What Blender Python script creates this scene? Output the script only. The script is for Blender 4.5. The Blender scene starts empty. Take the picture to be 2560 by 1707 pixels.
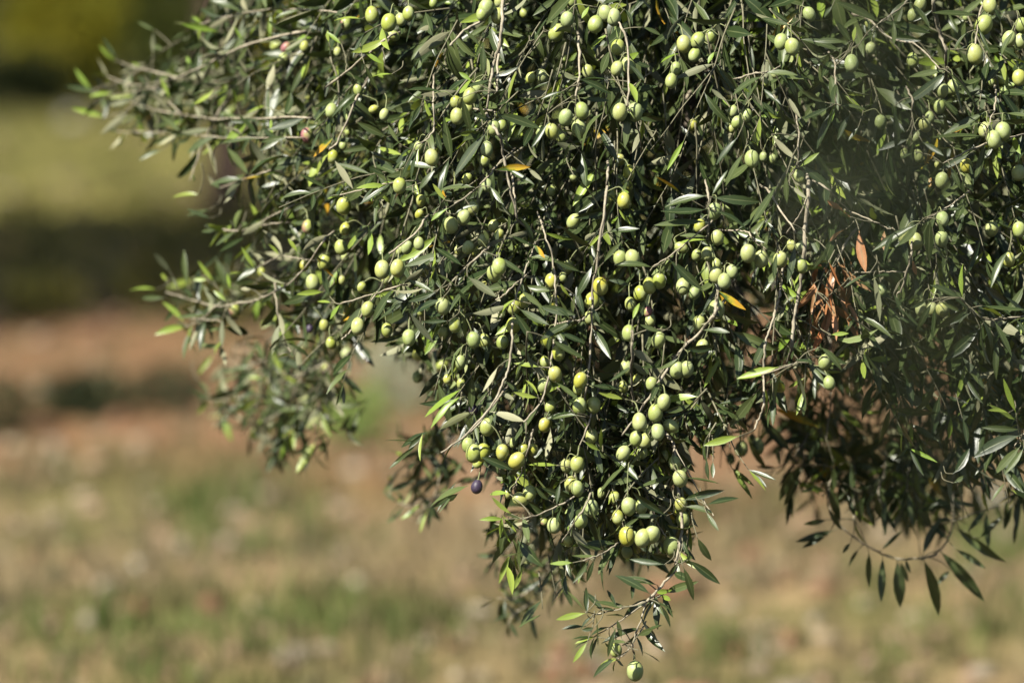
import bpy, math, random
import numpy as np
from mathutils import Vector, Matrix, Quaternion, bvhtree, kdtree

rng = np.random.default_rng(7)
random.seed(7)
SC = bpy.context.scene
COL = SC.collection

# ------------------------------------------------------------------ camera, sky, sun, exposure
PITCH = math.radians(6.0)
LENS, FOCUS = 200.0, 6.5
camd = bpy.data.cameras.new('camera')
camd.lens = LENS; camd.sensor_width = 36.0; camd.sensor_fit = 'HORIZONTAL'
camd.clip_start = 0.05; camd.clip_end = 2000.0
camd.dof.use_dof = True; camd.dof.focus_distance = FOCUS; camd.dof.aperture_fstop = 2.8
cam = bpy.data.objects.new('camera', camd); COL.objects.link(cam)
CAM = np.array([0.0, 0.0, 1.6])
cam.location = CAM; cam.rotation_euler = (math.pi/2 - PITCH, 0, 0)
SC.camera = cam
SUN_EL, SUN_AZ = math.radians(48), math.radians(46)       # sun behind the camera, to its left
TO_SUN = np.array([-math.sin(SUN_AZ)*math.cos(SUN_EL), -math.cos(SUN_AZ)*math.cos(SUN_EL), math.sin(SUN_EL)])
w = bpy.data.worlds.new('World'); SC.world = w; w.use_nodes = True
nt = w.node_tree
sky = nt.nodes.new('ShaderNodeTexSky'); sky.sky_type = 'NISHITA'; sky.sun_disc = False
sky.sun_elevation = SUN_EL; sky.sun_rotation = math.pi + SUN_AZ
bg = nt.nodes['Background']; bg.inputs['Strength'].default_value = 0.05
nt.links.new(sky.outputs[0], bg.inputs[0])
sd = bpy.data.lights.new('sun', 'SUN'); sd.energy = 5.0; sd.angle = math.radians(0.5); sd.color = (1.0, 0.95, 0.85)
sun = bpy.data.objects.new('sun', sd); COL.objects.link(sun)
sun.rotation_euler = Vector(TO_SUN).to_track_quat('Z', 'Y').to_euler()
sun.location = (-6, -7, 9)
SC.view_settings.view_transform = 'Standard'; SC.view_settings.look = 'None'
SC.view_settings.exposure = 1.0; SC.view_settings.gamma = 1.0
SC.render.engine = 'CYCLES'
SC.cycles.use_denoising = True
SC.cycles.max_bounces = 6; SC.cycles.diffuse_bounces = 0; SC.cycles.transmission_bounces = 3
SC.cycles.glossy_bounces = 2; SC.cycles.sample_clamp_indirect = 4.0

FWD = np.array([0, math.cos(PITCH), -math.sin(PITCH)])
UPV = np.array([0, math.sin(PITCH), math.cos(PITCH)])
RGT = np.array([1.0, 0, 0])
KX = 36.0/LENS
def P(px, py, d):
    """a point of the tree from where it shows in the 2560 px frame and its own distance d"""
    return CAM + d*FWD + RGT*((px-1280)/2560*KX*d) + UPV*(-(py-853.5)/2560*KX*d)
def proj(p):
    q = p - CAM
    d = q @ FWD
    return 1280 + (q @ RGT)/d/KX*2560, 853.5 - (q @ UPV)/d/KX*2560, d

# ------------------------------------------------------------------ helpers
def nodes(m):
    m.use_nodes = True
    t = m.node_tree; t.nodes.clear()
    return t
def N(t, kind, **kw):
    n = t.nodes.new(kind)
    for k, v in kw.items():
        if k.startswith('i_'):
            n.inputs[k[2:].replace('_', ' ')].default_value = v
        else: setattr(n, k, v)
    return n
def mixc(t, fac, a, b, blend='MIX'):
    n = t.nodes.new('ShaderNodeMix'); n.data_type = 'RGBA'; n.blend_type = blend
    for s, v in ((n.inputs[0], fac), (n.inputs[6], a), (n.inputs[7], b)):
        if isinstance(v, bpy.types.NodeSocket): t.links.new(v, s)
        elif isinstance(v, (int, float)): s.default_value = v
        else: s.default_value = (*v, 1)
    return n.outputs[2]
def math_(t, op, a, b=None, c=None):
    n = t.nodes.new('ShaderNodeMath'); n.operation = op
    for i, v in enumerate((a, b, c)):
        if v is None: continue
        if isinstance(v, bpy.types.NodeSocket): t.links.new(v, n.inputs[i])
        else: n.inputs[i].default_value = v
    return n.outputs[0]
def ramp(t, fac, stops):
    n = t.nodes.new('ShaderNodeValToRGB')
    e = n.color_ramp.elements
    while len(e) < len(stops): e.new(0.5)
    for i, (p, c) in enumerate(stops):
        e[i].position = p; e[i].color = (*c, 1) if len(c) == 3 else c
    t.links.new(fac, n.inputs[0])
    return n.outputs[0]
def sstep(t, v, lo, hi):
    n = t.nodes.new('ShaderNodeMapRange'); n.interpolation_type = 'SMOOTHSTEP'
    t.links.new(v, n.inputs[0]); n.inputs[1].default_value = lo; n.inputs[2].default_value = hi
    return n.outputs[0]
def mesh_np(name, verts, faces, attrs=None, smooth=True):
    """verts (n,3); faces (m,k) of one size; attrs {name: (n,4)}"""
    me = bpy.data.meshes.new(name)
    verts = np.asarray(verts, np.float32); faces = np.asarray(faces, np.int32)
    k = faces.shape[1]
    me.vertices.add(len(verts)); me.vertices.foreach_set('co', verts.ravel())
    me.loops.add(faces.size); me.loops.foreach_set('vertex_index', faces.ravel())
    me.polygons.add(len(faces)); me.polygons.foreach_set('loop_start', np.arange(0, faces.size, k, dtype=np.int32))
    me.update(calc_edges=True)
    if smooth: me.polygons.foreach_set('use_smooth', np.ones(len(faces), bool))
    for an, av in (attrs or {}).items():
        a = me.attributes.new(an, 'FLOAT_COLOR', 'POINT')
        a.data.foreach_set('color', np.asarray(av, np.float32).ravel())
    return me
def link(name, me, mat, parent=None, **props):
    o = bpy.data.objects.new(name, me); COL.objects.link(o)
    if me is not None and mat is not None and not me.materials: me.materials.append(mat)
    if parent is not None: o.parent = parent
    for k, v in props.items(): o[k] = v
    return o
def empty(name, loc, **props):
    o = bpy.data.objects.new(name, None); COL.objects.link(o); o.location = loc
    o.empty_display_size = 0.2
    for k, v in props.items(): o[k] = v
    return o
def unit(v):
    v = np.asarray(v, float)
    return v/np.maximum(np.linalg.norm(v, axis=-1, keepdims=True), 1e-9)
def smooth_path(pts, n=6):
    p = np.asarray(pts, float)
    if len(p) < 3:
        s = np.linspace(0, 1, n)[:, None]
        return p[0]*(1-s) + p[-1]*s
    e = np.vstack([2*p[0]-p[1], p, 2*p[-1]-p[-2]])
    out = []
    for i in range(1, len(e)-2):
        s = np.linspace(0, 1, n, endpoint=False)[:, None]
        a, b, c, d = e[i-1], e[i], e[i+1], e[i+2]
        out.append(0.5*((2*b) + (c-a)*s + (2*a-5*b+4*c-d)*s**2 + (3*b-a-3*c+d)*s**3))
    out.append(p[-1:])
    return np.vstack(out)
def tube(path, r0, r1, sides=6, bump=0.0, power=1.0):
    path = np.asarray(path, float); n = len(path)
    tan = unit(np.gradient(path, axis=0))
    ref = np.array([0.31, 0.17, 0.93]); ref = ref - tan[0]*(ref @ tan[0]); ref = unit(ref)
    us = []
    for i in range(n):
        ref = unit(ref - tan[i]*(ref @ tan[i])); us.append(ref)
    us = np.array(us); vs = np.cross(tan, us)
    r = r0 + (r1-r0)*np.linspace(0, 1, n)**power
    if bump: r = r*(1 + rng.normal(0, bump, n))
    a = np.linspace(0, 2*math.pi, sides, endpoint=False)
    rr = r[:, None]*np.ones(sides)
    if bump: rr = rr*(1 + rng.normal(0, bump*.6, rr.shape))
    v = path[:, None, :] + rr[..., None]*(np.cos(a)[None, :, None]*us[:, None] + np.sin(a)[None, :, None]*vs[:, None])
    v = v.reshape(-1, 3)
    f = []
    for i in range(n-1):
        for j in range(sides):
            k = (j+1) % sides
            f.append((i*sides+j, i*sides+k, (i+1)*sides+k, (i+1)*sides+j))
    m = len(v)
    v = np.vstack([v, path[:1], path[-1:]])
    for j in range(sides):
        k = (j+1) % sides
        f.append((m, k, j, j)); f.append((m+1, (n-1)*sides+j, (n-1)*sides+k, (n-1)*sides+k))
    return v, f
def tube_mesh(name, tubes):
    V, F, o = [], [], 0
    for v, f in tubes:
        V.append(v); F += [tuple(i+o for i in q) for q in f]; o += len(v)
    V = np.vstack(V)
    me = bpy.data.meshes.new(name)
    me.from_pydata(V.tolist(), [], [tuple(dict.fromkeys(q)) for q in F])
    me.polygons.foreach_set('use_smooth', np.ones(len(me.polygons), bool))
    return me

# ------------------------------------------------------------------ materials
def leaf_material():
    m = bpy.data.materials.new('olive_leaf'); t = nodes(m)
    at = N(t, 'ShaderNodeAttribute', attribute_name='leaf')
    sep = N(t, 'ShaderNodeSeparateColor'); t.links.new(at.outputs['Color'], sep.inputs[0])
    u, v, tone = sep.outputs[0], sep.outputs[1], sep.outputs[2]
    rnd = at.outputs['Alpha']
    tc = N(t, 'ShaderNodeTexCoord')
    nz = N(t, 'ShaderNodeTexNoise', i_Scale=90.0, i_Detail=3.0, i_Roughness=0.6); t.links.new(tc.outputs['Object'], nz.inputs['Vector'])
    green = mixc(t, math_(t, 'POWER', rnd, 2.2), (0.016, 0.034, 0.008), (0.120, 0.155, 0.050))
    green = mixc(t, math_(t, 'MULTIPLY', nz.outputs[0], 0.5), green, (0.065, 0.088, 0.034))
    young = mixc(t, rnd, (0.17, 0.27, 0.035), (0.28, 0.34, 0.06))
    # yellowing leaf: green half, amber half, blotchy border
    side = math_(t, 'ADD', math_(t, 'ADD', math_(t, 'MULTIPLY', v, 0.75), math_(t, 'MULTIPLY', u, 0.35)), math_(t, 'MULTIPLY', math_(t, 'SUBTRACT', nz.outputs[0], 0.5), 0.9))
    yel = ramp(t, side, [(0.30, (0.07, 0.12, 0.02)), (0.45, (0.50, 0.40, 0.03)), (0.8, (0.62, 0.34, 0.03))])
    dry = mixc(t, nz.outputs[0], mixc(t, rnd, (0.36, 0.105, 0.036), (0.27, 0.15, 0.07)), mixc(t, rnd, (0.62, 0.25, 0.09), (0.56, 0.36, 0.18)))
    c = mixc(t, sstep(t, tone, 0.10, 0.20), green, young)
    c = mixc(t, sstep(t, tone, 0.38, 0.42), c, yel)
    c = mixc(t, sstep(t, tone, 0.63, 0.67), c, dry)
    # midrib and faint side veins
    au = math_(t, 'ABSOLUTE', math_(t, 'SUBTRACT', u, 0.5))
    rib = math_(t, 'SUBTRACT', 1.0, sstep(t, au, 0.02, 0.075))
    c = mixc(t, math_(t, 'MULTIPLY', rib, 0.45), c, (0.20, 0.23, 0.10))
    # pale silvery underside
    geo = N(t, 'ShaderNodeNewGeometry')
    under = mixc(t, rnd, (0.13, 0.15, 0.075), (0.36, 0.35, 0.205))
    under = mixc(t, sstep(t, tone, 0.10, 0.20), under, mixc(t, 0.45, under, c))
    under = mixc(t, math_(t, 'MULTIPLY', rib, 0.4), under, (0.36, 0.35, 0.22))
    alive = math_(t, 'SUBTRACT', 1.0, sstep(t, tone, 0.38, 0.42))
    c2 = mixc(t, math_(t, 'MULTIPLY', geo.outputs['Backfacing'], alive), c, under)
    bump = N(t, 'ShaderNodeBump', i_Strength=0.25, i_Distance=0.0006)
    hgt = math_(t, 'ADD', math_(t, 'MULTIPLY', rib, -0.8), nz.outputs[0]); t.links.new(hgt, bump.inputs['Height'])
    b = N(t, 'ShaderNodeBsdfPrincipled')
    t.links.new(c2, b.inputs['Base Color'])
    rough = math_(t, 'ADD', 0.36, math_(t, 'MULTIPLY', geo.outputs['Backfacing'], 0.3)); t.links.new(rough, b.inputs['Roughness'])
    b.inputs['Specular IOR Level'].default_value = 0.48
    t.links.new(bump.outputs[0], b.inputs['Normal'])
    tr = N(t, 'ShaderNodeBsdfTranslucent')
    tcol = mixc(t, sstep(t, tone, 0.10, 0.20), (0.05, 0.075, 0.008), (0.38, 0.48, 0.04))
    tcol = mixc(t, sstep(t, tone, 0.38, 0.42), tcol, c); t.links.new(tcol, tr.inputs[0])
    mx = N(t, 'ShaderNodeMixShader'); mx.inputs[0].default_value = 0.16
    t.links.new(b.outputs[0], mx.inputs[1]); t.links.new(tr.outputs[0], mx.inputs[2])
    out = N(t, 'ShaderNodeOutputMaterial'); t.links.new(mx.outputs[0], out.inputs[0])
    return m
def olive_material():
    m = bpy.data.materials.new('olive_skin'); t = nodes(m)
    tone = N(t, 'ShaderNodeAttribute', attribute_type='OBJECT', attribute_name='tone').outputs['Fac']
    ripe = N(t, 'ShaderNodeAttribute', attribute_type='OBJECT', attribute_name='ripe').outputs['Fac']
    oi = N(t, 'ShaderNodeObjectInfo')
    tc = N(t, 'ShaderNodeTexCoord')
    nz = N(t, 'ShaderNodeTexNoise', noise_dimensions='4D', i_Scale=110.0, i_Detail=3.0); t.links.new(tc.outputs['Object'], nz.inputs['Vector'])
    t.links.new(math_(t, 'MULTIPLY', oi.outputs['Random'], 40.0), nz.inputs['W'])
    vo = N(t, 'ShaderNodeTexVoronoi', i_Scale=620.0); t.links.new(tc.outputs['Object'], vo.inputs['Vector'])
    spk = math_(t, 'SUBTRACT', 1.0, sstep(t, vo.outputs['Distance'], 0.12, 0.30))
    grey = mixc(t, oi.outputs['Random'], (0.26, 0.335, 0.110), (0.36, 0.415, 0.170))
    yel = mixc(t, oi.outputs['Random'], (0.33, 0.375, 0.042), (0.46, 0.42, 0.055))
    c = mixc(t, tone, grey, yel)
    c = mixc(t, math_(t, 'MULTIPLY', sstep(t, nz.outputs[0], 0.38, 0.72), 0.62), c, (0.47, 0.52, 0.27))     # waxy bloom
    purple = mixc(t, sstep(t, ripe, 0.6, 1.0), (0.34, 0.14, 0.14), (0.035, 0.022, 0.050))
    sx = N(t, 'ShaderNodeSeparateXYZ'); t.links.new(tc.outputs['Object'], sx.inputs[0])
    edge = math_(t, 'ADD', math_(t, 'ADD', math_(t, 'MULTIPLY', sx.outputs[0], 22.0), nz.outputs[0]), math_(t, 'MULTIPLY', math_(t, 'POWER', ripe, 1.5), 0.75))
    c = mixc(t, math_(t, 'MULTIPLY', sstep(t, edge, 0.70, 0.92), sstep(t, ripe, 0.05, 0.2)), c, purple)
    v2 = N(t, 'ShaderNodeTexVoronoi', i_Scale=150.0); t.links.new(tc.outputs['Object'], v2.inputs['Vector'])
    scar = math_(t, 'MULTIPLY', math_(t, 'SUBTRACT', 1.0, sstep(t, v2.outputs['Distance'], 0.05, 0.16)), sstep(t, nz.outputs[0], 0.5, 0.56))
    c = mixc(t, math_(t, 'MULTIPLY', scar, 0.55), c, (0.14, 0.10, 0.04))
    c = mixc(t, math_(t, 'MULTIPLY', spk, 0.22), c, (0.62, 0.66, 0.40))
    b = N(t, 'ShaderNodeBsdfPrincipled')
    t.links.new(c, b.inputs['Base Color'])
    t.links.new(math_(t, 'SUBTRACT', 0.52, math_(t, 'MULTIPLY', tone, 0.20)), b.inputs['Roughness'])
    b.inputs['Subsurface Weight'].default_value = 0.12
    b.inputs['Subsurface Radius'].default_value = (0.006, 0.006, 0.002); b.inputs['Subsurface Scale'].default_value = 0.5
    bump = N(t, 'ShaderNodeBump', i_Strength=0.4, i_Distance=0.0008); t.links.new(nz.outputs[0], bump.inputs['Height'])
    t.links.new(bump.outputs[0], b.inputs['Normal'])
    out = N(t, 'ShaderNodeOutputMaterial'); t.links.new(b.outputs[0], out.inputs[0])
    return m
def simple(name, stops, scale, rough=0.8, detail=4.0, bumpd=0.0, bscale=None, stretch=None):
    m = bpy.data.materials.new(name); t = nodes(m)
    tc = N(t, 'ShaderNodeTexCoord')
    src = tc.outputs['Object']
    if stretch:
        mp = N(t, 'ShaderNodeMapping'); mp.inputs['Scale'].default_value = stretch
        t.links.new(src, mp.inputs[0]); src = mp.outputs[0]
    nz = N(t, 'ShaderNodeTexNoise', i_Scale=scale, i_Detail=detail, i_Roughness=0.65); t.links.new(src, nz.inputs['Vector'])
    c = ramp(t, nz.outputs[0], stops)
    b = N(t, 'ShaderNodeBsdfPrincipled', i_Roughness=rough); t.links.new(c, b.inputs['Base Color'])
    if bumpd:
        bp = N(t, 'ShaderNodeBump', i_Strength=0.7, i_Distance=bumpd); t.links.new(nz.outputs[0], bp.inputs['Height'])
        t.links.new(bp.outputs[0], b.inputs['Normal'])
    out = N(t, 'ShaderNodeOutputMaterial'); t.links.new(b.outputs[0], out.inputs[0])
    return m
def vcol_material(name, attr, rough=0.9, transl=0.0, noise=None):
    m = bpy.data.materials.new(name); t = nodes(m)
    at = N(t, 'ShaderNodeAttribute', attribute_name=attr)
    c = at.outputs['Color']
    if noise:
        tc = N(t, 'ShaderNodeTexCoord')
        nz = N(t, 'ShaderNodeTexNoise', i_Scale=noise, i_Detail=6.0, i_Roughness=0.7); t.links.new(tc.outputs['Object'], nz.inputs['Vector'])
        c = mixc(t, 1.0, c, ramp(t, nz.outputs[0], [(0.3, (0.45, 0.43, 0.40)), (0.7, (1.45, 1.45, 1.45))]), 'MULTIPLY')
    b = N(t, 'ShaderNodeBsdfPrincipled', i_Roughness=rough); t.links.new(c, b.inputs['Base Color'])
    b.inputs['Specular IOR Level'].default_value = 0.25
    sh = b.outputs[0]
    if transl:
        tr = N(t, 'ShaderNodeBsdfTranslucent'); t.links.new(c, tr.inputs[0])
        mx = N(t, 'ShaderNodeMixShader'); mx.inputs[0].default_value = transl
        t.links.new(sh, mx.inputs[1]); t.links.new(tr.outputs[0], mx.inputs[2]); sh = mx.outputs[0]
    out = N(t, 'ShaderNodeOutputMaterial'); t.links.new(sh, out.inputs[0])
    return m
M_LEAF = leaf_material()
M_OLIVE = olive_material()
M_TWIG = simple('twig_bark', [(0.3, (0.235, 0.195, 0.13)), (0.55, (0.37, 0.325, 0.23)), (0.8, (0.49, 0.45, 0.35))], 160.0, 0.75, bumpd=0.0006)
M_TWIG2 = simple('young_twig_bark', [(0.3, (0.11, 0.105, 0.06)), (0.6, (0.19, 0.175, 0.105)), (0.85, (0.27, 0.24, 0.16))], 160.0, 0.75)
M_BARK = simple('olive_bark', [(0.3, (0.085, 0.065, 0.045)), (0.6, (0.20, 0.165, 0.12)), (0.85, (0.30, 0.26, 0.20))], 14.0, 0.9, 6.0, bumpd=0.015, stretch=(1, 1, .3))
M_TRUNK = simple('dark_bark', [(0.3, (0.05, 0.03, 0.02)), (0.6, (0.11, 0.07, 0.048)), (0.85, (0.18, 0.12, 0.085))], 14.0, 0.9, 6.0, bumpd=0.015, stretch=(1, 1, .3))
M_STALK = simple('olive_stalk', [(0.3, (0.14, 0.17, 0.06)), (0.7, (0.26, 0.27, 0.12))], 200.0, 0.7)
M_STONE = simple('stone', [(0.3, (0.24, 0.23, 0.20)), (0.7, (0.40, 0.38, 0.33))], 22.0, 0.85, bumpd=0.004)
M_FIELD = vcol_material('field_soil', 'soil', 0.95, noise=16.0)
M_GRASS = vcol_material('grass_blade', 'soil', 0.75, 0.25)
M_CROWN = vcol_material('shrub_leaf', 'soil', 0.6, 0.25)

# ------------------------------------------------------------------ value noise for positions
def vnoise(x, y, seed=0, scale=1.0):
    x = np.asarray(x)*scale; y = np.asarray(y)*scale
    xi, yi = np.floor(x).astype(int), np.floor(y).astype(int); fx, fy = x-xi, y-yi
    def h(a, b):
        n = (a*374761393 + b*668265263 + seed*982451653) & 0x7fffffff
        n = ((n ^ (n >> 13))*1274126177) & 0x7fffffff
        return ((n ^ (n >> 16)) & 0xffff)/65535.0
    fx = fx*fx*(3-2*fx); fy = fy*fy*(3-2*fy)
    return (h(xi, yi)*(1-fx)+h(xi+1, yi)*fx)*(1-fy) + (h(xi, yi+1)*(1-fx)+h(xi+1, yi+1)*fx)*fy
def fbm(x, y, seed=0, scale=1.0, o=4):
    s = 0; a = .5
    for i in range(o):
        s = s + a*vnoise(x, y, seed+i*17, scale*2**i); a *= .5
    return s/(1-.5**o)
def sm(v, a, b):
    s = np.clip((v-a)/(b-a), 0, 1); return s*s*(3-2*s)

# ------------------------------------------------------------------ the ground: one sheet to the horizon
def ground_z(x, y):
    near = np.exp(-((x/14)**2 + ((y-12)/22)**2))
    return near*(0.05*(fbm(x, y, 3, .9)-.5) + 0.02*(fbm(x, y, 9, 5.)-.5))
def soil_colour(x, y):
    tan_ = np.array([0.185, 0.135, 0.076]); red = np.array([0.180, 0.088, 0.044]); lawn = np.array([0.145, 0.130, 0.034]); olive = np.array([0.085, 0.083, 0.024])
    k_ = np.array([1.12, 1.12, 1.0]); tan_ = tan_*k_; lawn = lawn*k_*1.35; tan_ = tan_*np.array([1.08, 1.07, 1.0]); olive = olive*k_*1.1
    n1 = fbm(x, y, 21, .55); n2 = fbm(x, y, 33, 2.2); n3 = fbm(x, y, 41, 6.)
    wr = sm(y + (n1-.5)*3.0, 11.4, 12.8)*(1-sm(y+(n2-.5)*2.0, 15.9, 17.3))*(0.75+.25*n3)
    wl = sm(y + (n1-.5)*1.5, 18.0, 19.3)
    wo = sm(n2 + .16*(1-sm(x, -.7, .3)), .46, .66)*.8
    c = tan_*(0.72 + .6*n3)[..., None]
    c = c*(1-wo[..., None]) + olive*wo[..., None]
    c = c*(1-wr[..., None]*.85) + red*(0.7+.6*n3)[..., None]*wr[..., None]*.85
    c = c*(1-wl[..., None]) + (lawn*(1-.5*wo[..., None]) + olive*.5*wo[..., None])*wl[..., None]
    return c
u = np.linspace(-1, 1, 261)
gx = 7*u + 393*np.abs(u)**5*np.sign(u)
gy = 14 + 12*u + 388*np.abs(u)**5*np.sign(u)
X, Y = np.meshgrid(gx, gy)
Zg = ground_z(X, Y)
n = len(u)
idx = np.arange(n*n).reshape(n, n)
F = np.stack([idx[:-1, :-1], idx[:-1, 1:], idx[1:, 1:], idx[1:, :-1]], -1).reshape(-1, 4)
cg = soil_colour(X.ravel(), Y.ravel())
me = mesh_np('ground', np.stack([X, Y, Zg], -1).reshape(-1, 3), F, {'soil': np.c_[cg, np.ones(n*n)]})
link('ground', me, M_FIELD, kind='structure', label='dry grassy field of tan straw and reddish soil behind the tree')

# dry grass, green tufts, clods and fallen leaves that cover the field (uncountable)
def blades(cx, cy, h, wd, colr, nb, spread, lean=0.6):
    k = len(cx)*nb
    bx = np.repeat(cx, nb) + rng.normal(0, 1, k)*np.repeat(spread, nb); by = np.repeat(cy, nb) + rng.normal(0, 1, k)*np.repeat(spread, nb)
    hh = np.repeat(h, nb)*rng.uniform(.5, 1.2, k); a = rng.uniform(0, 6.283, k); b = rng.uniform(0, 6.283, k)
    ln = rng.uniform(.1, lean, k)*hh
    bz = ground_z(bx, by)-.004
    wx, wy = np.cos(a)*wd, np.sin(a)*wd
    p0 = np.stack([bx-wx, by-wy, bz], -1); p1 = np.stack([bx+wx, by+wy, bz], -1)
    mx_, my_ = bx+np.cos(b)*ln*.35, by+np.sin(b)*ln*.35
    p2 = np.stack([mx_+wx*.8, my_+wy*.8, bz+hh*.6], -1); p3 = np.stack([mx_-wx*.8, my_-wy*.8, bz+hh*.6], -1)
    tx, ty = bx+np.cos(b)*ln, by+np.sin(b)*ln
    p4 = np.stack([tx+wx*.1, ty+wy*.1, bz+hh], -1); p5 = np.stack([tx-wx*.1, ty-wy*.1, bz+hh], -1)
    V = np.stack([p0, p1, p2, p3, p4, p5], 1).reshape(-1, 3)
    o = np.arange(k)*6
    Fq = np.concatenate([np.stack([o, o+1, o+2, o+3], -1), np.stack([o+3, o+2, o+4, o+5], -1)])
    cc = np.repeat(colr, nb, 0)*rng.uniform(.7, 1.3, (k, 1))
    return V, Fq, np.c_[np.repeat(cc, 6, 0), np.ones(k*6)]
def field_pts(nn, y0=8.6, y1=27.0):
    y = y0 + (y1-y0)*rng.random(nn)**1.35
    x = rng.uniform(-1, 1, nn)*(0.13*y+.5)
    return x, y
x, y = field_pts(15000)
n2 = fbm(x, y, 33, 2.2); n4 = fbm(x, y, 57, 1.6)
keep = rng.random(len(x)) < (.25 + .75*sm(n4, .35, .6))*(1-.85*sm(y, 12.2, 13.2)*(1-sm(y, 16.2, 18.5)))
x, y, n2 = x[keep], y[keep], n2[keep]
straw = np.array([0.27, 0.21, 0.115])*np.ones((len(x), 1)); og = np.array([0.12, 0.125, 0.034])
wl = (sm(y, 17.5, 20)*.75 + sm(n2, .44, .60)*.6 + .35*(1-sm(y, 9.8, 10.8))*(1-sm(x, -.6, .2))).clip(0, 1)[:, None]
V, Fq, C = blades(x, y, rng.uniform(.03, .085, len(x)), .0035, straw*(1-wl)+og*wl, 6, rng.uniform(.01, .035, len(x)))
link('dry_grass', mesh_np('dry_grass', V, Fq, {'soil': C}, False), M_GRASS, kind='stuff', label='short dry straw and grass covering the field', category='grass')
# green grass patches
gp = [(-.55, 11.3, .12, 60), (-.30, 10.2, .14, 90), (-.75, 9.95, .14, 60), (1.08, 11.4, .14, 130), (.9, 10.2, .2, 60), (-.6, 12.0, .08, 40), (.35, 10.0, .15, 30), (-.35, 15.2, .3, 60)]
gxs = np.concatenate([rng.normal(a, s, k) for a, b, s, k in gp]); gys = np.concatenate([rng.normal(b, s*2.0, k) for a, b, s, k in gp])
V, Fq, C = blades(gxs, gys, rng.uniform(.03, .08, len(gxs)), .004, np.array([0.12, 0.16, 0.04])*np.ones((len(gxs), 1)), 5, np.full(len(gxs), .02))
link('green_grass', mesh_np('green_grass', V, Fq, {'soil': C}, False), M_GRASS, kind='stuff', label='patches of short green grass in the straw', category='grass')
# clods, pebbles and fallen leaves
ico_v, ico_f = None, None
def ico():
    t_ = (1+5**.5)/2
    v = np.array([(-1, t_, 0), (1, t_, 0), (-1, -t_, 0), (1, -t_, 0), (0, -1, t_), (0, 1, t_), (0, -1, -t_), (0, 1, -t_), (t_, 0, -1), (t_, 0, 1), (-t_, 0, -1), (-t_, 0, 1)])
    f = np.array([(0, 11, 5), (0, 5, 1), (0, 1, 7), (0, 7, 10), (0, 10, 11), (1, 5, 9), (5, 11, 4), (11, 10, 2), (10, 7, 6), (7, 1, 8), (3, 9, 4), (3, 4, 2), (3, 2, 6), (3, 6, 8), (3, 8, 9), (4, 9, 5), (2, 4, 11), (6, 2, 10), (8, 6, 7), (9, 8, 1)])
    return v/np.linalg.norm(v[0]), f
ico_v, ico_f = ico()
x, y = field_pts(2600, 8.6, 24)
k = len(x)
s = rng.uniform(.008, .028, k)*(1+(rng.random(k) < .05)*.7)
sc = np.stack([s*rng.uniform(.8, 1.5, k), s*rng.uniform(.8, 1.5, k), s*rng.uniform(.5, 1.0, k)], -1)
V = (ico_v[None]*(1+rng.normal(0, .12, (k, 12, 1))))*sc[:, None] + np.stack([x, y, ground_z(x, y)+s*.25], -1)[:, None]
Fq = (ico_f[None]+12*np.arange(k)[:, None, None]).reshape(-1, 3)
pal = np.array([[.28, .195, .125], [.30, .24, .16], [.20, .105, .06], [.31, .26, .19], [.22, .15, .09], [.09, .085, .04]])
C = np.repeat(pal[rng.choice(6, k, p=[.27, .22, .2, .1, .13, .08])], 12, 0)
link('clods', mesh_np('clods', V.reshape(-1, 3), Fq, {'soil': np.c_[C, np.ones(len(C))]}), M_FIELD, kind='stuff', label='crumbled soil clods and pebbles scattered over the field', category='gravel')

# ------------------------------------------------------------------ leaves: geometry for any number at once
ST = np.array([0.0, 0.07, 0.22, 0.42, 0.63, 0.83, 1.0])
WP = np.array([0.06, 0.10, 0.60, 0.97, 0.95, 0.58, 0.03])
def leaf_geo(base, tdir, nrm, L, W, curl, twist, fold, tone, rnd, sway):
    base = np.asarray(base); n = len(base)
    t_ = unit(tdir); nr = unit(nrm - t_*np.sum(nrm*t_, -1, keepdims=True)); b = np.cross(nr, t_)
    s = ST[None, :, None]
    ang = (twist[:, None]*ST[None, :])[..., None]
    bb = b[:, None]*np.cos(ang) + nr[:, None]*np.sin(ang)
    nn = nr[:, None]*np.cos(ang) - b[:, None]*np.sin(ang)
    L_ = L[:, None, None]
    c = base[:, None] + L_*(t_[:, None]*(s - .22*np.abs(curl)[:, None, None]*s**3) - nr[:, None]*curl[:, None, None]*s**2 + b[:, None]*sway[:, None, None]*(s*s-s*.3))
    wv = (W[:, None]*WP[None, :]*.5)[..., None]
    cf, sf = np.cos(fold)[:, None, None], np.sin(fold)[:, None, None]
    wav = (np.sin(ST*9 + rnd[:, None]*30)*.08)[..., None]
    lft = c - bb*wv*cf + nn*wv*(sf+wav); rgt = c + bb*wv*cf + nn*wv*(sf-wav)
    V = np.stack([lft, c, rgt], 2).reshape(n, -1, 3)
    A = np.zeros((n, len(ST), 3, 4), np.float32)
    A[..., 0] = np.array([0, .5, 1.]); A[..., 1] = ST[None, :, None]; A[..., 2] = tone[:, None, None]; A[..., 3] = rnd[:, None, None]
    return V, A.reshape(n, -1, 4)
LF = []
for i in range(len(ST)-1):
    for j in range(2):
        LF.append((i*3+j, (i+1)*3+j, (i+1)*3+j+1, i*3+j+1))
LF = np.array(LF)
NV = len(ST)*3
def orient(tdir, n, sunw=.55, rand=.6):
    """upper side of a leaf: towards sky, light and chance"""
    return np.array([0, 0, .45]) + TO_SUN*sunw + rng.normal(0, rand, (n, 3))

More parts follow.
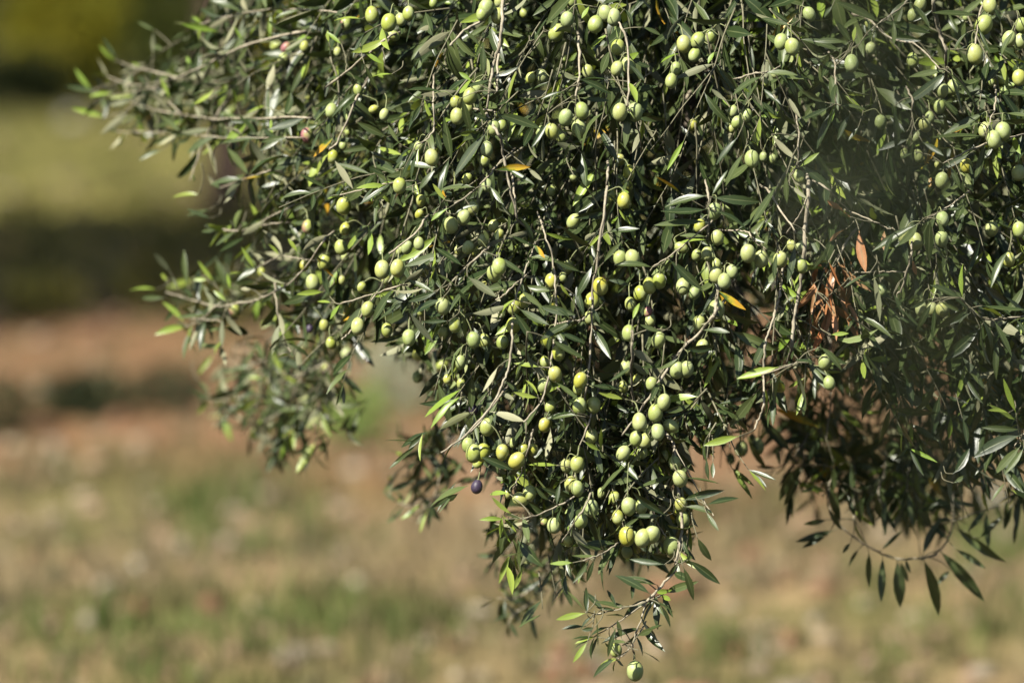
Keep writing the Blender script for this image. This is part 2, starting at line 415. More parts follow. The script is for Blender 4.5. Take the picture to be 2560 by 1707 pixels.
# ------------------------------------------------------------------ where the crown is
def S2(pts): return np.array(pts, float)*(2560/2352)
CORE = S2([(690, -20), (2380, -20), (2380, 810), (2200, 800), (2050, 800), (1900, 820), (1720, 800), (1640, 850), (1590, 960), (1570, 1080), (1600, 1180), (1580, 1270), (1480, 1290), (1330, 1230), (1210, 1180), (1090, 1040), (1010, 950), (950, 850), (850, 740), (770, 690), (720, 520), (690, 330)])
TOPSHADE = S2([(300, -60), (2600, -60), (2600, -900), (2200, -1000), (1500, -950), (900, -700), (500, -400)])  # unseen foliage above the frame, added to shade the inner crown
INNER = S2([(760, -30), (2400, -30), (2400, 760), (1700, 760), (1600, 850), (1540, 1000), (1540, 1180), (1450, 1200), (1250, 1080), (1100, 920), (1000, 800), (860, 640), (800, 400)])
LEFT = S2([(500, -20), (700, -20), (720, 500), (780, 690), (850, 740), (800, 880), (730, 960), (640, 1040), (500, 970), (470, 860), (560, 760), (440, 720), (380, 660), (480, 600), (560, 555), (600, 450), (560, 360), (470, 335), (330, 310), (210, 250), (210, 180), (280, 120), (430, 80)])
SHADE = S2([(1590, 900), (1640, 850), (1720, 800), (1900, 800), (2050, 780), (2380, 800), (2380, 960), (2230, 1010), (2160, 1080), (2060, 1110), (1960, 1100), (1870, 1030), (1780, 960), (1680, 1000), (1610, 1040)])
LOW = S2([(1030, 940), (1580, 900), (1590, 1260), (1480, 1290), (1330, 1230), (1200, 1180), (1090, 1040)])
HANG = S2([(1800, 980), (2230, 980), (2190, 1170), (2080, 1200), (1960, 1190), (1860, 1110)])
def inside(poly, x, y):
    x = np.asarray(x); y = np.asarray(y); r = np.zeros(x.shape, bool)
    j = len(poly)-1
    for i in range(len(poly)):
        xi, yi = poly[i]; xj, yj = poly[j]
        c = ((yi > y) != (yj > y)) & (x < (xj-xi)*(y-yi)/(yj-yi+1e-12)+xi)
        r ^= c; j = i
    return r
SPRAYS = [S2([(1110, 1190), (1340, 1240), (1350, 1330), (1250, 1400), (1190, 1450), (1110, 1440), (1160, 1320)]), S2([(470, 860), (800, 870), (850, 960), (760, 1070), (640, 1070), (500, 990)]), S2([(890, 1000), (1020, 990), (1040, 1160), (890, 1180)])]
def in_crown(x, y): return inside(SPRAYS[0], x, y) | inside(SPRAYS[1], x, y) | inside(SPRAYS[2], x, y) | inside(CORE, x, y) | inside(LEFT, x, y) | inside(SHADE, x, y) | inside(HANG, x, y)
def surf(px, py):
    """distance of the crown's front skin: nearest at mid right, curving away to the left and downwards at right"""
    px = np.asarray(px, float); py = np.asarray(py, float)
    return 6.47 + .00105*np.clip(1020-px, 0, None) + .10*np.clip((200-py)/400, 0, 1) + .00009*np.clip(px-1900, 0, None)

# ------------------------------------------------------------------ traced things: regions of the photograph (origin x, y, scale)
RG = {'A': (0, 0, 2.6133), 'B': (800, 0, 2.6133), 'C': (1660, 0, 2.6133), 'D': (250, 500, 2.6133), 'E': (950, 500, 2.6133), 'F': (1660, 500, 2.6133), 'G': (900, 1000, 2.218), 'H': (1660, 1000, 2.6133)}
def reg(r, x, y):
    a, b, s = RG[r]; return a + x/s, b + y/s
# olives: x y height tone(0 grey green .. 1 yellow) [flag: r reddish, k black, s in shade behind, h lying across]
OLIVES = {
'A': "1990 305 75 .8;1800 300 80 .5 h;1868 312 75 .3 m;1850 390 85 .6;2205 340 62 .4;2005 885 100 .2 m;2285 770 70 .4;2275 860 55 .5;2240 950 60 .4;2340 590 80 .4 r;2010 640 40 .8;1660 640 45 .8",
'B': "170 155 85 .4 r;340 100 115 .8 r;450 150 120 .9;527 130 85 .4;578 90 95 .5;480 235 85 .5 h;1085 55 120 .25;1060 90 100 .3;1175 10 85 .3;1160 105 105 .4;1640 10 80 .2;1615 130 105 .2;1545 215 120 .9 s;1800 160 115 .3;1865 90 110 .3;1920 115 115 .2;1945 310 105 .6;1750 470 92 .4;1940 450 100 .2;2015 430 110 .1 s;1375 510 75 .6;1450 500 90 .3 s;2295 530 98 .2;2325 450 88 .2;75 725 98 .3;350 715 66 1 h;420 750 80 .2;980 630 115 .5;1035 570 92 .3;890 670 92 .8;895 760 108 .5;960 720 92 .4;1135 835 105 .2;1185 815 85 .4;1055 810 85 .2 s;1090 975 102 0;1075 1050 85 .7;1605 770 115 .1;1710 725 112 .3;1690 840 115 .2;1515 860 105 .5;1575 890 90 .3 s;1440 860 80 0 s;1960 735 120 .2;2060 735 125 0;645 965 82 .3;730 1030 112 .5;84 1025 90 1;160 850 45 .4;520 1215 105 1;155 1345 118 .9;165 1495 85 1;1090 1210 88 0;660 1310 80 1;650 1400 70 1;960 1170 80 .5;1960 1045 80 .8 s;2020 1130 100 .9 s;2010 1210 80 .9;1895 1275 112 1 s;1985 1310 108 1;1510 1250 70 .4 s;1655 1150 80 .3 s;2260 770 60 .4 s;740 20 70 .4;1330 90 60 .6 s;1160 560 60 .3 s",
'C': "130 290 115 .6;220 265 110 .5;305 240 95 .3 s;200 360 95 .3 s;950 95 100 .2;765 275 108 .1;838 308 112 .2;725 480 72 .3;660 540 62 .5;850 430 85 .2 s;1225 415 118 .2;1350 320 85 .2;1625 395 98 .3;1625 105 92 .3;1675 30 100 .2;2030 355 138 .5;2090 165 132 .5;2130 40 112 .3;2255 255 108 .3;2330 270 100 .3;2340 170 110 .3;2320 510 108 .4;2140 540 55 .3;1815 590 108 .2;1890 570 102 .2;1800 700 92 .2 s;1705 820 102 .2;1735 770 82 .2;1415 800 98 .1;1645 895 80 .1;1570 1005 68 .1;1660 1020 88 .3;2100 850 108 .2;2215 860 122 .2;2155 915 122 .1;1975 1085 98 .95;1815 1180 108 0;1785 1080 48 .4;2315 1130 108 .3;885 1155 92 .2;575 1040 118 .2;650 1025 65 .2;710 1040 65 .2;475 800 84 .3;450 730 82 .3;540 755 88 .2;440 840 64 .5;185 820 82 .5 s;1340 155 70 .3;1975 110 60 .3",
'D': "1356 175 90 .6 r;1465 405 110 .5;1390 540 110 .3;1335 430 72 1;1575 310 100 .3;1600 375 62 .3;880 720 92 .7 r;1750 715 105 .4;1685 825 112 .4;1465 820 82 .6;1510 935 82 .6;1550 960 84 .4;1610 1005 92 .2 s;1370 840 60 0 k;1580 525 62 .3 r;1710 570 72 .5;1470 1090 45 .9;1600 190 40 .9;1055 470 55 .9 s",
'E': "15 455 122 .5;115 445 116 .4;40 520 75 .4 s;175 310 92 .2;255 285 88 .2;130 330 62 .3;465 165 108 .2;548 113 105 .1;605 55 98 .4;740 170 82 .5;780 225 74 .8;675 262 88 .5;575 310 92 .3;615 325 88 .9 s;510 330 64 .9;745 480 112 .3;780 435 112 .4;680 560 64 1;1265 140 105 .1 s;1120 530 102 1;1195 505 64 .3;1225 440 92 .2 s;1440 565 118 1;1385 660 120 1 s;1370 770 92 .7;1570 385 108 .2;1650 380 112 .2;1520 380 64 .2;1690 410 74 .2 s;2185 75 112 .2;2090 170 92 1;2070 360 82 .3;1970 312 90 .4 h;2140 350 98 0;2205 245 102 .3;2200 420 74 .4;2195 490 112 .4;2250 530 104 .2;1980 565 112 .1 s;2055 605 92 .1;2300 470 92 .1 s;1760 560 108 .6;1825 530 108 .85;1700 610 102 .9 s;1635 680 92 .7;1750 730 70 .2 m;1765 785 88 .2;1820 915 112 .1;1625 870 108 .3;2085 805 98 .4;2200 715 125 .3;2105 960 102 .4;1940 1110 116 .3;2005 1105 112 .3;1775 1200 92 .4;1610 1095 98 .4;1590 1220 82 .5;1680 1180 84 .6 s;410 695 112 .3;490 815 102 .6;415 870 82 .4;190 900 108 .4;265 1000 112 .5 t;245 1155 82 0;340 1095 72 1;405 1080 86 .7 h;440 1170 64 1;525 1060 94 .3;530 1200 74 .5;625 1225 64 .2;600 1310 54 .3;660 1290 54 .5;610 1370 74 0 k;875 700 102 .9;940 660 94 .9;870 820 110 .97;610 915 108 .4;680 920 94 .3;1090 915 102 1;1165 1000 104 1;1140 660 84 1;1075 1060 84 .7;1145 1140 108 .7;1075 1215 112 .4;1060 1130 64 .4;1115 1350 88 .9;1075 1470 94 1;1310 1180 110 1;1300 1230 92 .8;1305 1345 112 .5;1395 1340 112 .4;700 1480 118 .6;800 930 92 .5;45 850 92 .6;1855 1320 108 .2;1800 1390 122 .3;1695 1450 122 .3;1815 1515 112 .2;1900 1475 104 .2 h;1670 1545 84 .3;265 730 64 .7;300 640 50 .7",
'F': "550 350 122 .3;635 385 116 .2;760 390 112 .3;900 235 80 .1;905 300 92 .1 h;835 300 84 .3;895 430 102 .3;1195 300 64 .5 s;1820 125 104 0;1815 255 108 0;1570 240 94 .3;1645 270 112 .3;2255 390 98 .5;2320 195 104 .5;2140 190 104 .3 s;1680 710 98 .3;1750 710 92 .3;1820 715 104 .3;1420 590 84 .3;1050 1060 104 .2;1080 1195 94 .2;1000 1220 64 .4;825 660 40 .8;1270 760 90 .2 s",
'G': "630 295 106 .6;600 250 84 .6;680 290 100 1;655 345 70 1;870 335 102 .75 t;905 275 74 .9;790 290 90 .8;850 235 64 .6;960 275 72 .9;1205 355 92 .4;1145 365 82 .5;1170 465 88 .5;1205 490 88 .4;890 550 90 .5 h;940 515 88 .5;820 520 54 .7;1075 695 88 .3;1155 780 64 .5;1225 670 86 .3;1285 600 96 .1;1490 590 102 .2;1560 590 84 .3;1430 650 84 .6;1480 755 108 .9;1570 765 106 .3;1620 745 102 .3;1525 745 70 .1 s;1480 840 74 .2 s;1410 540 74 .6;1530 215 88 .2;1580 225 84 .2;1460 295 88 .4;1565 290 74 .4;1745 350 84 .3;1775 435 96 .3;1780 580 84 .7;1790 660 92 .2 s;1730 810 112 .1 s;1755 610 54 .8;1285 200 84 .3;1420 1385 80 .6;1525 1500 112 .3;2115 270 88 .2;2175 220 64 .3;2205 260 92 .2;2055 325 64 .4 s;1680 310 74 .3 s;648 480 78 0 k;1340 515 64 .3;1020 670 54 .5 r",
}
# leaves: base x y, tip x y, kind (n normal, y young, o yellowing, d dried, p pale underside up, w wide)
LEAVES = {
'A': "740 610 580 615 y;690 765 465 730 y;1110 640 1045 510 y;1150 720 1000 600 y;1590 270 1530 160 y;1545 690 1510 570 y;760 400 640 310 y;920 440 855 405 y;860 710 670 885 p;840 870 710 960 p;1380 840 1180 880 p;1640 880 1560 1000 n;1480 960 1620 1130 n;1610 1160 1450 1255 p;1550 1510 1350 1475 y;1060 980 900 1020 n;1300 1270 1120 1270 y;1430 210 1190 150 y;1000 350 1000 220 p;760 380 680 240 n;1010 200 900 150 n;600 590 480 460 y;1370 1370 1220 1390 n;1240 1050 1160 1170 n;640 600 430 580 n;940 860 920 740 p;1300 780 1290 690 p;1750 560 1650 470 n;1560 330 1340 320 n;1000 830 1180 790 n;1310 980 1180 1170 n;1850 1190 1700 1210 n;1420 1230 1350 1150 p;2150 280 2135 200 y;1240 430 1220 370 y",
'B': "270 125 90 105 y;140 290 40 210 y;420 420 280 350 y;470 485 330 485 y;290 420 380 590 n;990 530 910 470 y;1065 490 1065 300 n;1050 310 950 190 n;1400 260 1480 115 n;440 895 245 805 n;1085 870 870 1135 n;930 640 975 865 n;1150 1110 1370 1075 o;2360 1265 2195 1150 o;1660 1150 1850 1330 n;820 1310 735 1205 y;840 1360 710 1420 y;1010 1225 770 1210 n;1490 800 1385 970 n;1660 620 1850 525 n;1700 640 1890 660 n;1670 800 1690 925 n;2010 690 2010 960 n;560 590 800 580 n;220 1240 100 1060 p;450 1200 270 1340 n;430 1210 250 1215 y;420 1140 320 1090 n;560 1230 470 1290 d;1355 1095 1450 1180 p;1120 520 965 575 n;1135 790 1005 750 n;1040 660 1075 780 n;1460 850 1170 730 n;550 1100 610 970 n;1150 500 1300 460 n;1700 520 1915 590 n;1580 600 1440 640 n;2060 410 2160 440 n;1990 60 2060 160 n;2110 180 2230 220 n;760 640 680 690 n;640 1250 735 1110 n;1180 1300 1220 1420 n;1110 1220 1200 1330 n;520 940 440 820 n;1880 520 1700 510 n;1500 200 1560 110 n;1760 40 1710 120 y;880 1400 1010 1310 n",
'C': "1415 150 1120 0 n;1420 140 1750 215 n;1500 140 1510 310 n;1200 280 990 240 n;1225 280 1130 130 n;1240 280 1240 175 y;1270 290 1410 250 n;1255 320 1250 470 n;1270 290 1390 180 n;1080 700 910 810 n;1115 710 970 960 n;1150 690 1330 690 n;1220 740 1120 910 n;1270 830 1205 920 n;1050 670 890 600 n;1845 460 1600 500 n;1840 465 1595 710 n;1860 470 2035 660 n;1870 480 1950 745 n;1860 450 1975 420 n;1850 440 1885 240 n;640 500 430 590 n;650 480 870 470 n;620 520 530 660 n;700 880 860 1060 n;890 1080 1110 1230 n;890 1090 1010 1000 y;800 1140 790 1330 n;820 1210 940 1300 p;880 1060 960 980 n;490 740 540 960 n;480 900 330 1060 n;520 1000 380 1210 n;320 1290 630 1320 n;310 1280 420 1110 n;280 1280 0 1310 n;560 1480 740 1240 n;340 1380 560 1460 n;1600 910 1395 970 n;1610 960 1585 1230 n;1640 990 1545 1060 n;1690 930 1830 1010 n;1580 870 1470 760 n;2100 730 1830 890 n;2080 890 1750 890 n;2070 805 1860 850 n;2100 920 2050 1190 n;2000 1000 1810 1120 n;1950 1180 1960 1280 n;2230 740 2400 770 n;2200 790 2400 810 n;2290 200 2180 350 n;1980 215 1875 315 n;1840 470 1760 590 n;400 660 310 580 p;2040 100 1770 70 n;1620 20 1740 180 n;830 160 700 60 n;830 165 640 130 n;1760 60 1640 150 n;2150 40 2200 140 n;1100 40 1040 110 n;280 390 190 270 n;330 340 280 410 y;520 570 560 620 y;1500 700 1540 1010 n;1870 1080 1930 1230 n",
'D': "370 585 195 555 y;420 640 265 630 n;550 800 430 650 y;460 470 350 340 p;570 560 520 330 n;570 830 360 840 y;605 830 540 1040 n;740 530 645 400 y;1010 450 930 310 y;880 220 700 175 y;950 240 770 340 n;830 660 740 590 y;810 740 920 880 p;850 580 835 480 y;1170 360 1100 290 y;1290 340 1230 250 y;960 475 845 475 y;1200 900 1180 740 p;1200 920 1290 1000 p;1190 1130 1110 985 y;1060 1160 965 1160 y;740 1010 640 1130 y;1550 1120 1715 1260 n;1460 600 1290 605 y;1510 670 1420 660 y;1500 630 1440 450 n;1640 870 1780 1090 n;1310 1300 1280 1390 p;870 1400 730 1480 n;720 1370 640 1310 n;640 1180 720 1250 n;1050 1250 900 1270 n;440 530 400 480 y;700 520 610 520 y;500 570 470 500 p;520 680 420 800 n;800 780 790 950 p;720 120 570 60 n;990 580 920 580 p",
'E': "920 590 1060 700 n;1030 690 1270 750 n;850 680 595 780 p;1260 790 1045 900 n;1290 810 1090 880 y;1400 320 1190 190 n;1480 210 1690 185 n;1460 410 1560 260 n;1310 470 1140 390 n;770 370 940 490 n;570 500 760 635 p;1000 290 1080 370 o;540 430 360 300 n;850 230 990 310 n;490 560 610 740 n;370 600 190 670 n;400 650 180 720 n;350 600 180 520 n;360 940 195 750 p;450 790 275 800 n;910 710 1090 830 n;870 730 1020 920 n;1120 910 1330 1050 n;1165 860 1340 930 n;1040 1090 875 1060 y;770 1090 670 1250 p;820 1180 910 1260 n;1030 1270 965 1165 y;1030 1290 875 1270 y;1150 1190 1300 1300 n;1380 1210 1560 1230 n;790 1260 880 1300 p;720 1380 960 1440 p;1290 1390 1090 1400 n;1600 1300 1430 1260 y;1450 1190 1650 1310 n;1780 440 1550 370 n;1890 390 2110 590 n;2130 260 1950 260 y;2130 240 1960 220 n;1650 780 1690 670 y;1840 860 1700 825 n;1900 850 1960 950 n;1250 640 1180 550 y;2130 60 1860 110 n;2130 140 1800 170 n;1950 1030 1840 1140 n;1650 1080 1510 1190 n;1100 990 1100 890 n;220 1000 100 1030 p;280 1060 270 1130 p;345 1010 360 1200 p;1640 560 1500 510 n;1390 430 1290 640 n;1270 620 1250 740 n;1340 760 1260 560 n;1240 770 1160 690 n;1380 700 1440 800 n;2220 770 2160 680 n;1470 660 1420 600 n;490 560 370 480 n;680 190 710 260 n",
'F': "1215 110 1060 10 d;1190 190 1065 250 d;1275 200 1300 470 d;1440 200 1430 330 d;1625 400 1650 490 d;1670 150 1360 325 n;1660 160 1550 310 n;1740 120 1720 400 n;1790 130 1850 290 n;1340 480 1170 560 n;1370 490 1400 790 n w;1500 610 1570 760 n;1560 720 1680 850 n;1750 670 1650 850 n;1770 690 1770 920 n;1720 650 1610 710 n;1810 670 1940 720 n;1940 650 1750 540 n w;1950 640 1940 420 y;1990 700 1790 850 n;2000 740 1860 800 n;2060 840 1845 1050 n w;2070 840 2090 1080 n w;2070 770 2200 980 n;2160 790 2260 1020 n;2080 690 2350 750 n;2300 780 2400 900 n;2300 1390 2220 1170 y;2250 1390 2120 1350 y;1060 320 980 450 n;855 290 825 540 n;740 340 705 520 n;920 200 980 290 n;580 270 570 470 n;640 290 740 345 n;350 590 530 720 o;250 850 430 850 n w;140 980 330 960 n w;80 430 250 590 n;750 1090 485 1170 y;1090 1020 1190 1080 n;650 1110 570 1240 n;980 1060 860 1040 n;1020 960 1190 1080 n;1030 1490 730 1340 o;640 1440 780 1568 n w;1150 1370 1310 1490 y;1430 1375 1330 1400 y;1090 880 1205 870 y;2250 330 2100 530 n;1850 60 1930 60 n;1510 200 1410 400 n;2352 560 2250 760 n",
'G': "800 660 665 650 y;840 630 715 555 y;945 700 880 820 p;1090 360 940 350 y;830 520 690 490 y;1490 350 1300 490 n;1330 280 1250 230 y;1340 280 1320 150 y;1670 640 1510 650 n;1700 640 1490 525 n;1800 430 1990 460 n;1920 580 2100 530 n;1790 555 2010 490 n;1800 590 1955 600 n;1920 620 1980 720 n;1790 920 1870 1110 n;1820 885 1995 1010 n;1690 910 1495 890 n;1650 1025 1460 960 n;1610 1075 1430 950 n;1610 1110 1750 1160 n;1665 1130 1730 1250 n;1440 1150 1310 1100 n;1420 1140 1370 1050 n;1250 1170 1150 1060 y;1250 1180 1090 1210 y;1245 1255 1120 1245 n;1300 1260 1235 1280 n;1260 1340 1180 1450 y;1310 1310 1190 1330 y;1420 1430 1270 1520 n;1540 1305 1625 1265 n w;1545 1385 1670 1435 n;1480 1340 1390 1340 n;1400 1380 1360 1340 n;1450 1320 1430 1220 n;1110 460 1080 570 n;1050 555 965 495 n;1000 980 895 930 y;1020 990 880 1070 n;1180 900 1055 905 y;1345 880 1340 1060 n;860 390 680 315 n;570 330 505 450 n;440 295 305 295 n;480 270 420 150 y;470 260 390 90 p;560 200 470 120 n;1205 85 1035 75 n;1300 880 1250 1010 n;1520 990 1500 1100 n;1260 1190 1240 1020 n;1310 1190 1340 1360 n;1420 1260 1360 1420 n;1760 900 1700 990 n;1870 760 1940 900 n w",
'H': "1110 850 880 920 n;1060 890 900 960 n;1065 780 915 815 n;1220 930 1165 995 n;1275 970 1195 1080 n;1340 990 1345 1220 n;1430 1020 1425 1310 n;1420 980 1560 855 n;1520 1040 1560 1350 n w;1540 1050 1600 1190 n;1580 1040 1600 1130 n;1690 1030 1850 1400 n w;1690 1010 1780 770 n;1800 980 2100 1300 n w;1900 970 2110 1090 n;1900 830 2220 1065 n w;1880 690 1725 630 n;1890 680 1630 710 n;1900 660 2035 690 n;1885 780 1790 780 n;1890 480 2020 330 n w;1890 540 1980 495 n;1870 1110 1780 1200 n w;1980 860 2100 720 n;2060 900 2210 770 n;2110 720 2110 960 n;2230 800 2240 650 n;2340 600 2260 840 n;2290 800 2290 940 n;910 420 720 630 n w;890 480 780 690 n;990 560 905 605 n;1080 560 1150 800 n;1290 620 1270 800 n;1320 560 1290 760 n;1380 620 1410 810 n;1450 640 1440 850 n;1330 650 1350 800 n;1590 600 1640 820 n;1950 120 2005 280 n;640 140 820 340 n w;545 250 660 470 n;490 235 260 290 y;500 380 450 500 n;280 380 280 520 n;320 400 315 510 n;1030 210 950 430 n;2330 230 2010 320 n w;2330 190 2080 190 n;2330 300 2150 480 n;2350 310 2240 490 n;2300 130 2120 40 y;1070 700 1160 860 n;1200 620 1240 760 n;1110 420 1120 600 n;1220 400 1260 640 n",
}
# woody twigs and branches: radius(mm at start, at end) then points; the letter after the radius: f few leaves, l leafy, b bare; d deeper in the crown
TWIGS = {
'A': "1.0 .5 b 1000 570 780 620 590 600;1.0 .5 b 960 600 830 720 680 765;1.1 .5 b 1050 480 880 440 740 390;1.0 .5 b 930 450 800 520 600 590;2.6 1.2 l 1940 215 1600 300 1410 395 1160 510;1.6 .8 l 1160 510 1050 480 930 450;1.8 1.0 l 1990 770 1680 775 1400 775 1190 750;1.2 .7 l 1190 750 1080 650 960 560;1.4 .8 l 1760 1120 1620 1160 1440 1230;1.3 .7 l 1190 750 950 700 760 620;1.4 .7 l 1160 510 900 560 700 500;1.2 .7 l 1930 900 1500 900 1100 870 760 860;1.3 .8 l 1400 775 1300 1000 1240 1180;1.4 .8 l 2200 80 1800 60 1450 120 1250 180;1.2 .7 l 1900 1350 1600 1500 1420 1500",
'B': "1.9 1.5 f 440 250 280 380 40 570;1.9 1.3 f 240 640 130 900 60 980;2.6 1.6 b 1190 60 1180 260 1130 440 1110 560 1090 720;2.0 1.4 b 1170 300 1160 420 1155 600;1.2 .9 b 1090 720 1140 730 1140 790;1.8 1.5 b 1120 90 1070 130 960 190 850 300;1.9 1.3 f 1690 280 1690 500 1670 630;1.6 1.3 f 1955 160 2010 300 2015 640 2005 700;1.3 .9 f 740 640 745 830 700 910 630 945;1.9 1.5 f 1150 850 1185 920 1200 1030 1240 1230 1290 1440;1.6 1.0 f 1200 1040 1100 1150 1000 1250 880 1330;1.2 .8 l 440 1200 290 1235 130 1275;1.7 1.6 f 1880 1150 1870 1260 1840 1560;1.2 .8 f 2090 900 2050 750 2010 720",
'C': "6.5 3.6 bd 370 280 310 470 200 640 130 850 90 960 160 1080 230 1270;1.5 1.0 f 1110 400 1120 520 1125 680;2.8 2.2 b 1755 -20 1775 120 1810 240 1842 375;2.8 1.8 bd 1320 850 1360 1010 1410 1130 1380 1200;1.5 1.1 f 1620 660 1622 800 1620 900;1.5 1.1 f 1340 130 1480 250 1650 300 1800 450;1.4 1.1 f 1610 -10 1540 60 1410 150;1.3 1.0 f 2100 -20 2060 110 2035 290;1.5 1.0 f 2170 640 2130 800 2110 840;3.6 3.0 bd 880 -20 910 200 950 500 960 920;1.5 1.1 b 690 1260 760 1370 860 1520;1.4 .9 b 1060 1230 1180 1350 1280 1480;1.2 .9 f 600 480 690 470 760 430;1.3 .9 f 880 900 870 1070 830 1150;1.2 .9 f 2350 880 2250 900 2110 940;1.2 .8 f 2200 900 2000 980 1820 1070;3.6 2.6 bd 380 900 470 1000 520 1150;3.0 2.2 bd 1330 380 1345 560 1320 800;3.0 2.2 bd 150 640 20 880 -60 1020;2.4 1.8 bd 640 200 680 420 660 640",
'D': "1.7 1.2 l 1460 270 1300 490 1120 610 1000 660;1.4 .8 l 1000 660 760 690 560 640 430 600;1.1 .7 l 760 690 660 780 560 830;1.5 .9 l 1930 570 1700 640 1570 680;1.5 1.0 f 1790 630 1650 840 1580 910;1.3 .8 l 1460 1070 1290 1150 1150 1130;1.2 .8 l 1180 150 1050 170 930 200 800 190;1.2 .7 l 1340 390 1170 370 1000 460;1.2 .7 l 1250 1000 1000 1080 850 1280 800 1420;1.2 .7 l 1150 650 1200 900 1280 1050;1.1 .6 l 660 780 800 800 790 960;1.1 .6 l 1050 1150 900 1300 700 1300;1.1 .6 l 1480 1100 1420 1250 1450 1400;1.2 .7 l 1100 1180 1000 1400 980 1560;1.2 .7 l 1300 1180 1220 1350 1060 1450",
'E': "1.6 1.1 f 640 370 500 500 420 610;1.9 1.3 f 865 830 850 1040 810 1180 720 1360 550 1550;1.7 1.1 f 1150 640 1150 780 1120 1050 1060 1300 940 1450;2.0 1.3 f 1475 -10 1420 400 1390 600 1380 900 1350 1200 1330 1400;2.3 2.2 f 2215 520 2200 640 2190 740;2.2 1.5 f 2190 740 2090 860 1930 1030 1760 1290 1580 1540;2.0 1.6 f 1650 930 1640 1150 1660 1360;1.7 1.4 f 290 130 240 210 60 350;1.3 1.0 f 860 570 780 640 700 710;1.5 1.1 f 2145 -20 2148 120 2150 260;1.2 .9 f 2110 190 1900 360 1780 440;1.2 .9 f 960 430 900 600 870 690;1.2 .8 f 460 930 380 970 310 1000;1.5 1.2 f 880 -20 900 130 1000 200;1.4 1.0 f 1080 230 1130 390 1150 640;1.4 1.0 f 1260 790 1320 780 1390 720",
'F': "2.7 2.2 b 945 -60 925 160 915 330 890 560 850 760 828 980;1.8 1.3 f 760 600 740 680 700 820 660 950 650 1150 650 1340 620 1430 590 1500;2.4 1.6 bd 510 620 680 880 820 1050 950 1260;1.5 1.1 b 1620 340 1610 390 1560 560 1520 620;1.1 .9 b 1350 470 1470 470 1590 470;1.7 1.0 l 2400 750 2130 780 2010 720 1940 640;1.3 .8 f 1920 0 1830 60 1680 140;1.3 .9 f 440 200 540 210 620 290 750 350;1.4 1.0 b 930 0 880 110 800 220;1.3 .9 b 1350 130 1440 180 1500 190;2.6 1.6 bd 990 700 900 860 880 960;1.2 .8 f 790 1090 600 1150 500 1160;1.8 1.2 bd 1080 900 1100 1200 1060 1560",
'G': "2.4 1.9 f 1700 190 1740 260 1765 520 1785 700 1755 890;2.2 1.6 f 1755 890 1740 950 1660 1040 1590 1115;1.3 .8 l 1590 1115 1430 1160 1290 1190;1.4 .9 f 1590 1115 1550 1240 1510 1350;1.0 .7 l 1510 1350 1460 1410 1420 1440;1.0 .7 b 1510 1350 1515 1400 1525 1445;1.3 .8 l 1590 1115 1450 1220 1300 1310;1.4 .9 l 1210 525 1050 610 900 660;1.3 .9 f 1240 600 1180 690 1120 790;1.4 .9 f 940 245 900 380 850 490;1.3 .8 l 1420 800 1340 850 1240 890;1.6 1.0 f 760 0 620 170 450 290;1.2 .8 l 700 400 500 500 300 580 210 570;1.2 .8 l 1050 880 1000 1000 880 1090 760 1100;1.2 .8 l 1100 900 1040 1060 860 1180 820 1250;1.2 .8 l 460 330 430 480 380 600;1.2 .8 l 900 660 860 780 760 880;1.3 .9 f 1290 50 1240 200 1200 330 1190 430;1.3 .9 f 1620 600 1650 690 1700 760;1.1 .7 b 1740 250 1920 580 1960 640;1.1 .8 l 960 680 1000 850 1060 960",
'H': "1.6 1.5 b 1870 100 1885 400 1885 600 1880 840 1790 990 1680 1030;1.4 1.0 b 1680 1030 1530 1035 1400 990 1210 870 1090 740 1080 560;1.2 .8 b 1880 790 2020 740 2130 710 2190 685;1.3 .9 l 1080 560 1100 450 1000 420 880 430;1.2 .8 l 1250 500 1240 650 1240 780;1.2 .8 l 1440 480 1400 600 1440 720;1.6 1.0 f 2400 180 2340 230 2290 300;1.2 .9 f 590 130 540 230 480 240;1.4 .9 l 1650 300 1600 450 1590 600;1.2 .8 l 2400 420 2340 600 2260 700;1.3 .9 l 900 300 820 400 740 440",
}
def depth_extra(px, py):
    """twigs that hang farther back: lower left sprays and the shaded skirt at lower right"""
    e = 0.0
    if (py > 1330 and px < 1385 and not (py > 1440 and px > 1330)) or (py > 1300 and px < 1190): e = .60
    if py > 1060 and px < 1150: e = max(e, .58)
    if px < 1110 and py > 860: e = max(e, .42)
    if px > 1820 and py > 960 and not (px > 2380 and py < 1220): e = max(e, .42)
    return e

ROOT = np.array([1.30, 7.95, 0.0])
tree = empty('olive_tree', ROOT, label='olive tree laden with green olives, its leafy branches drooping into view', category='tree')

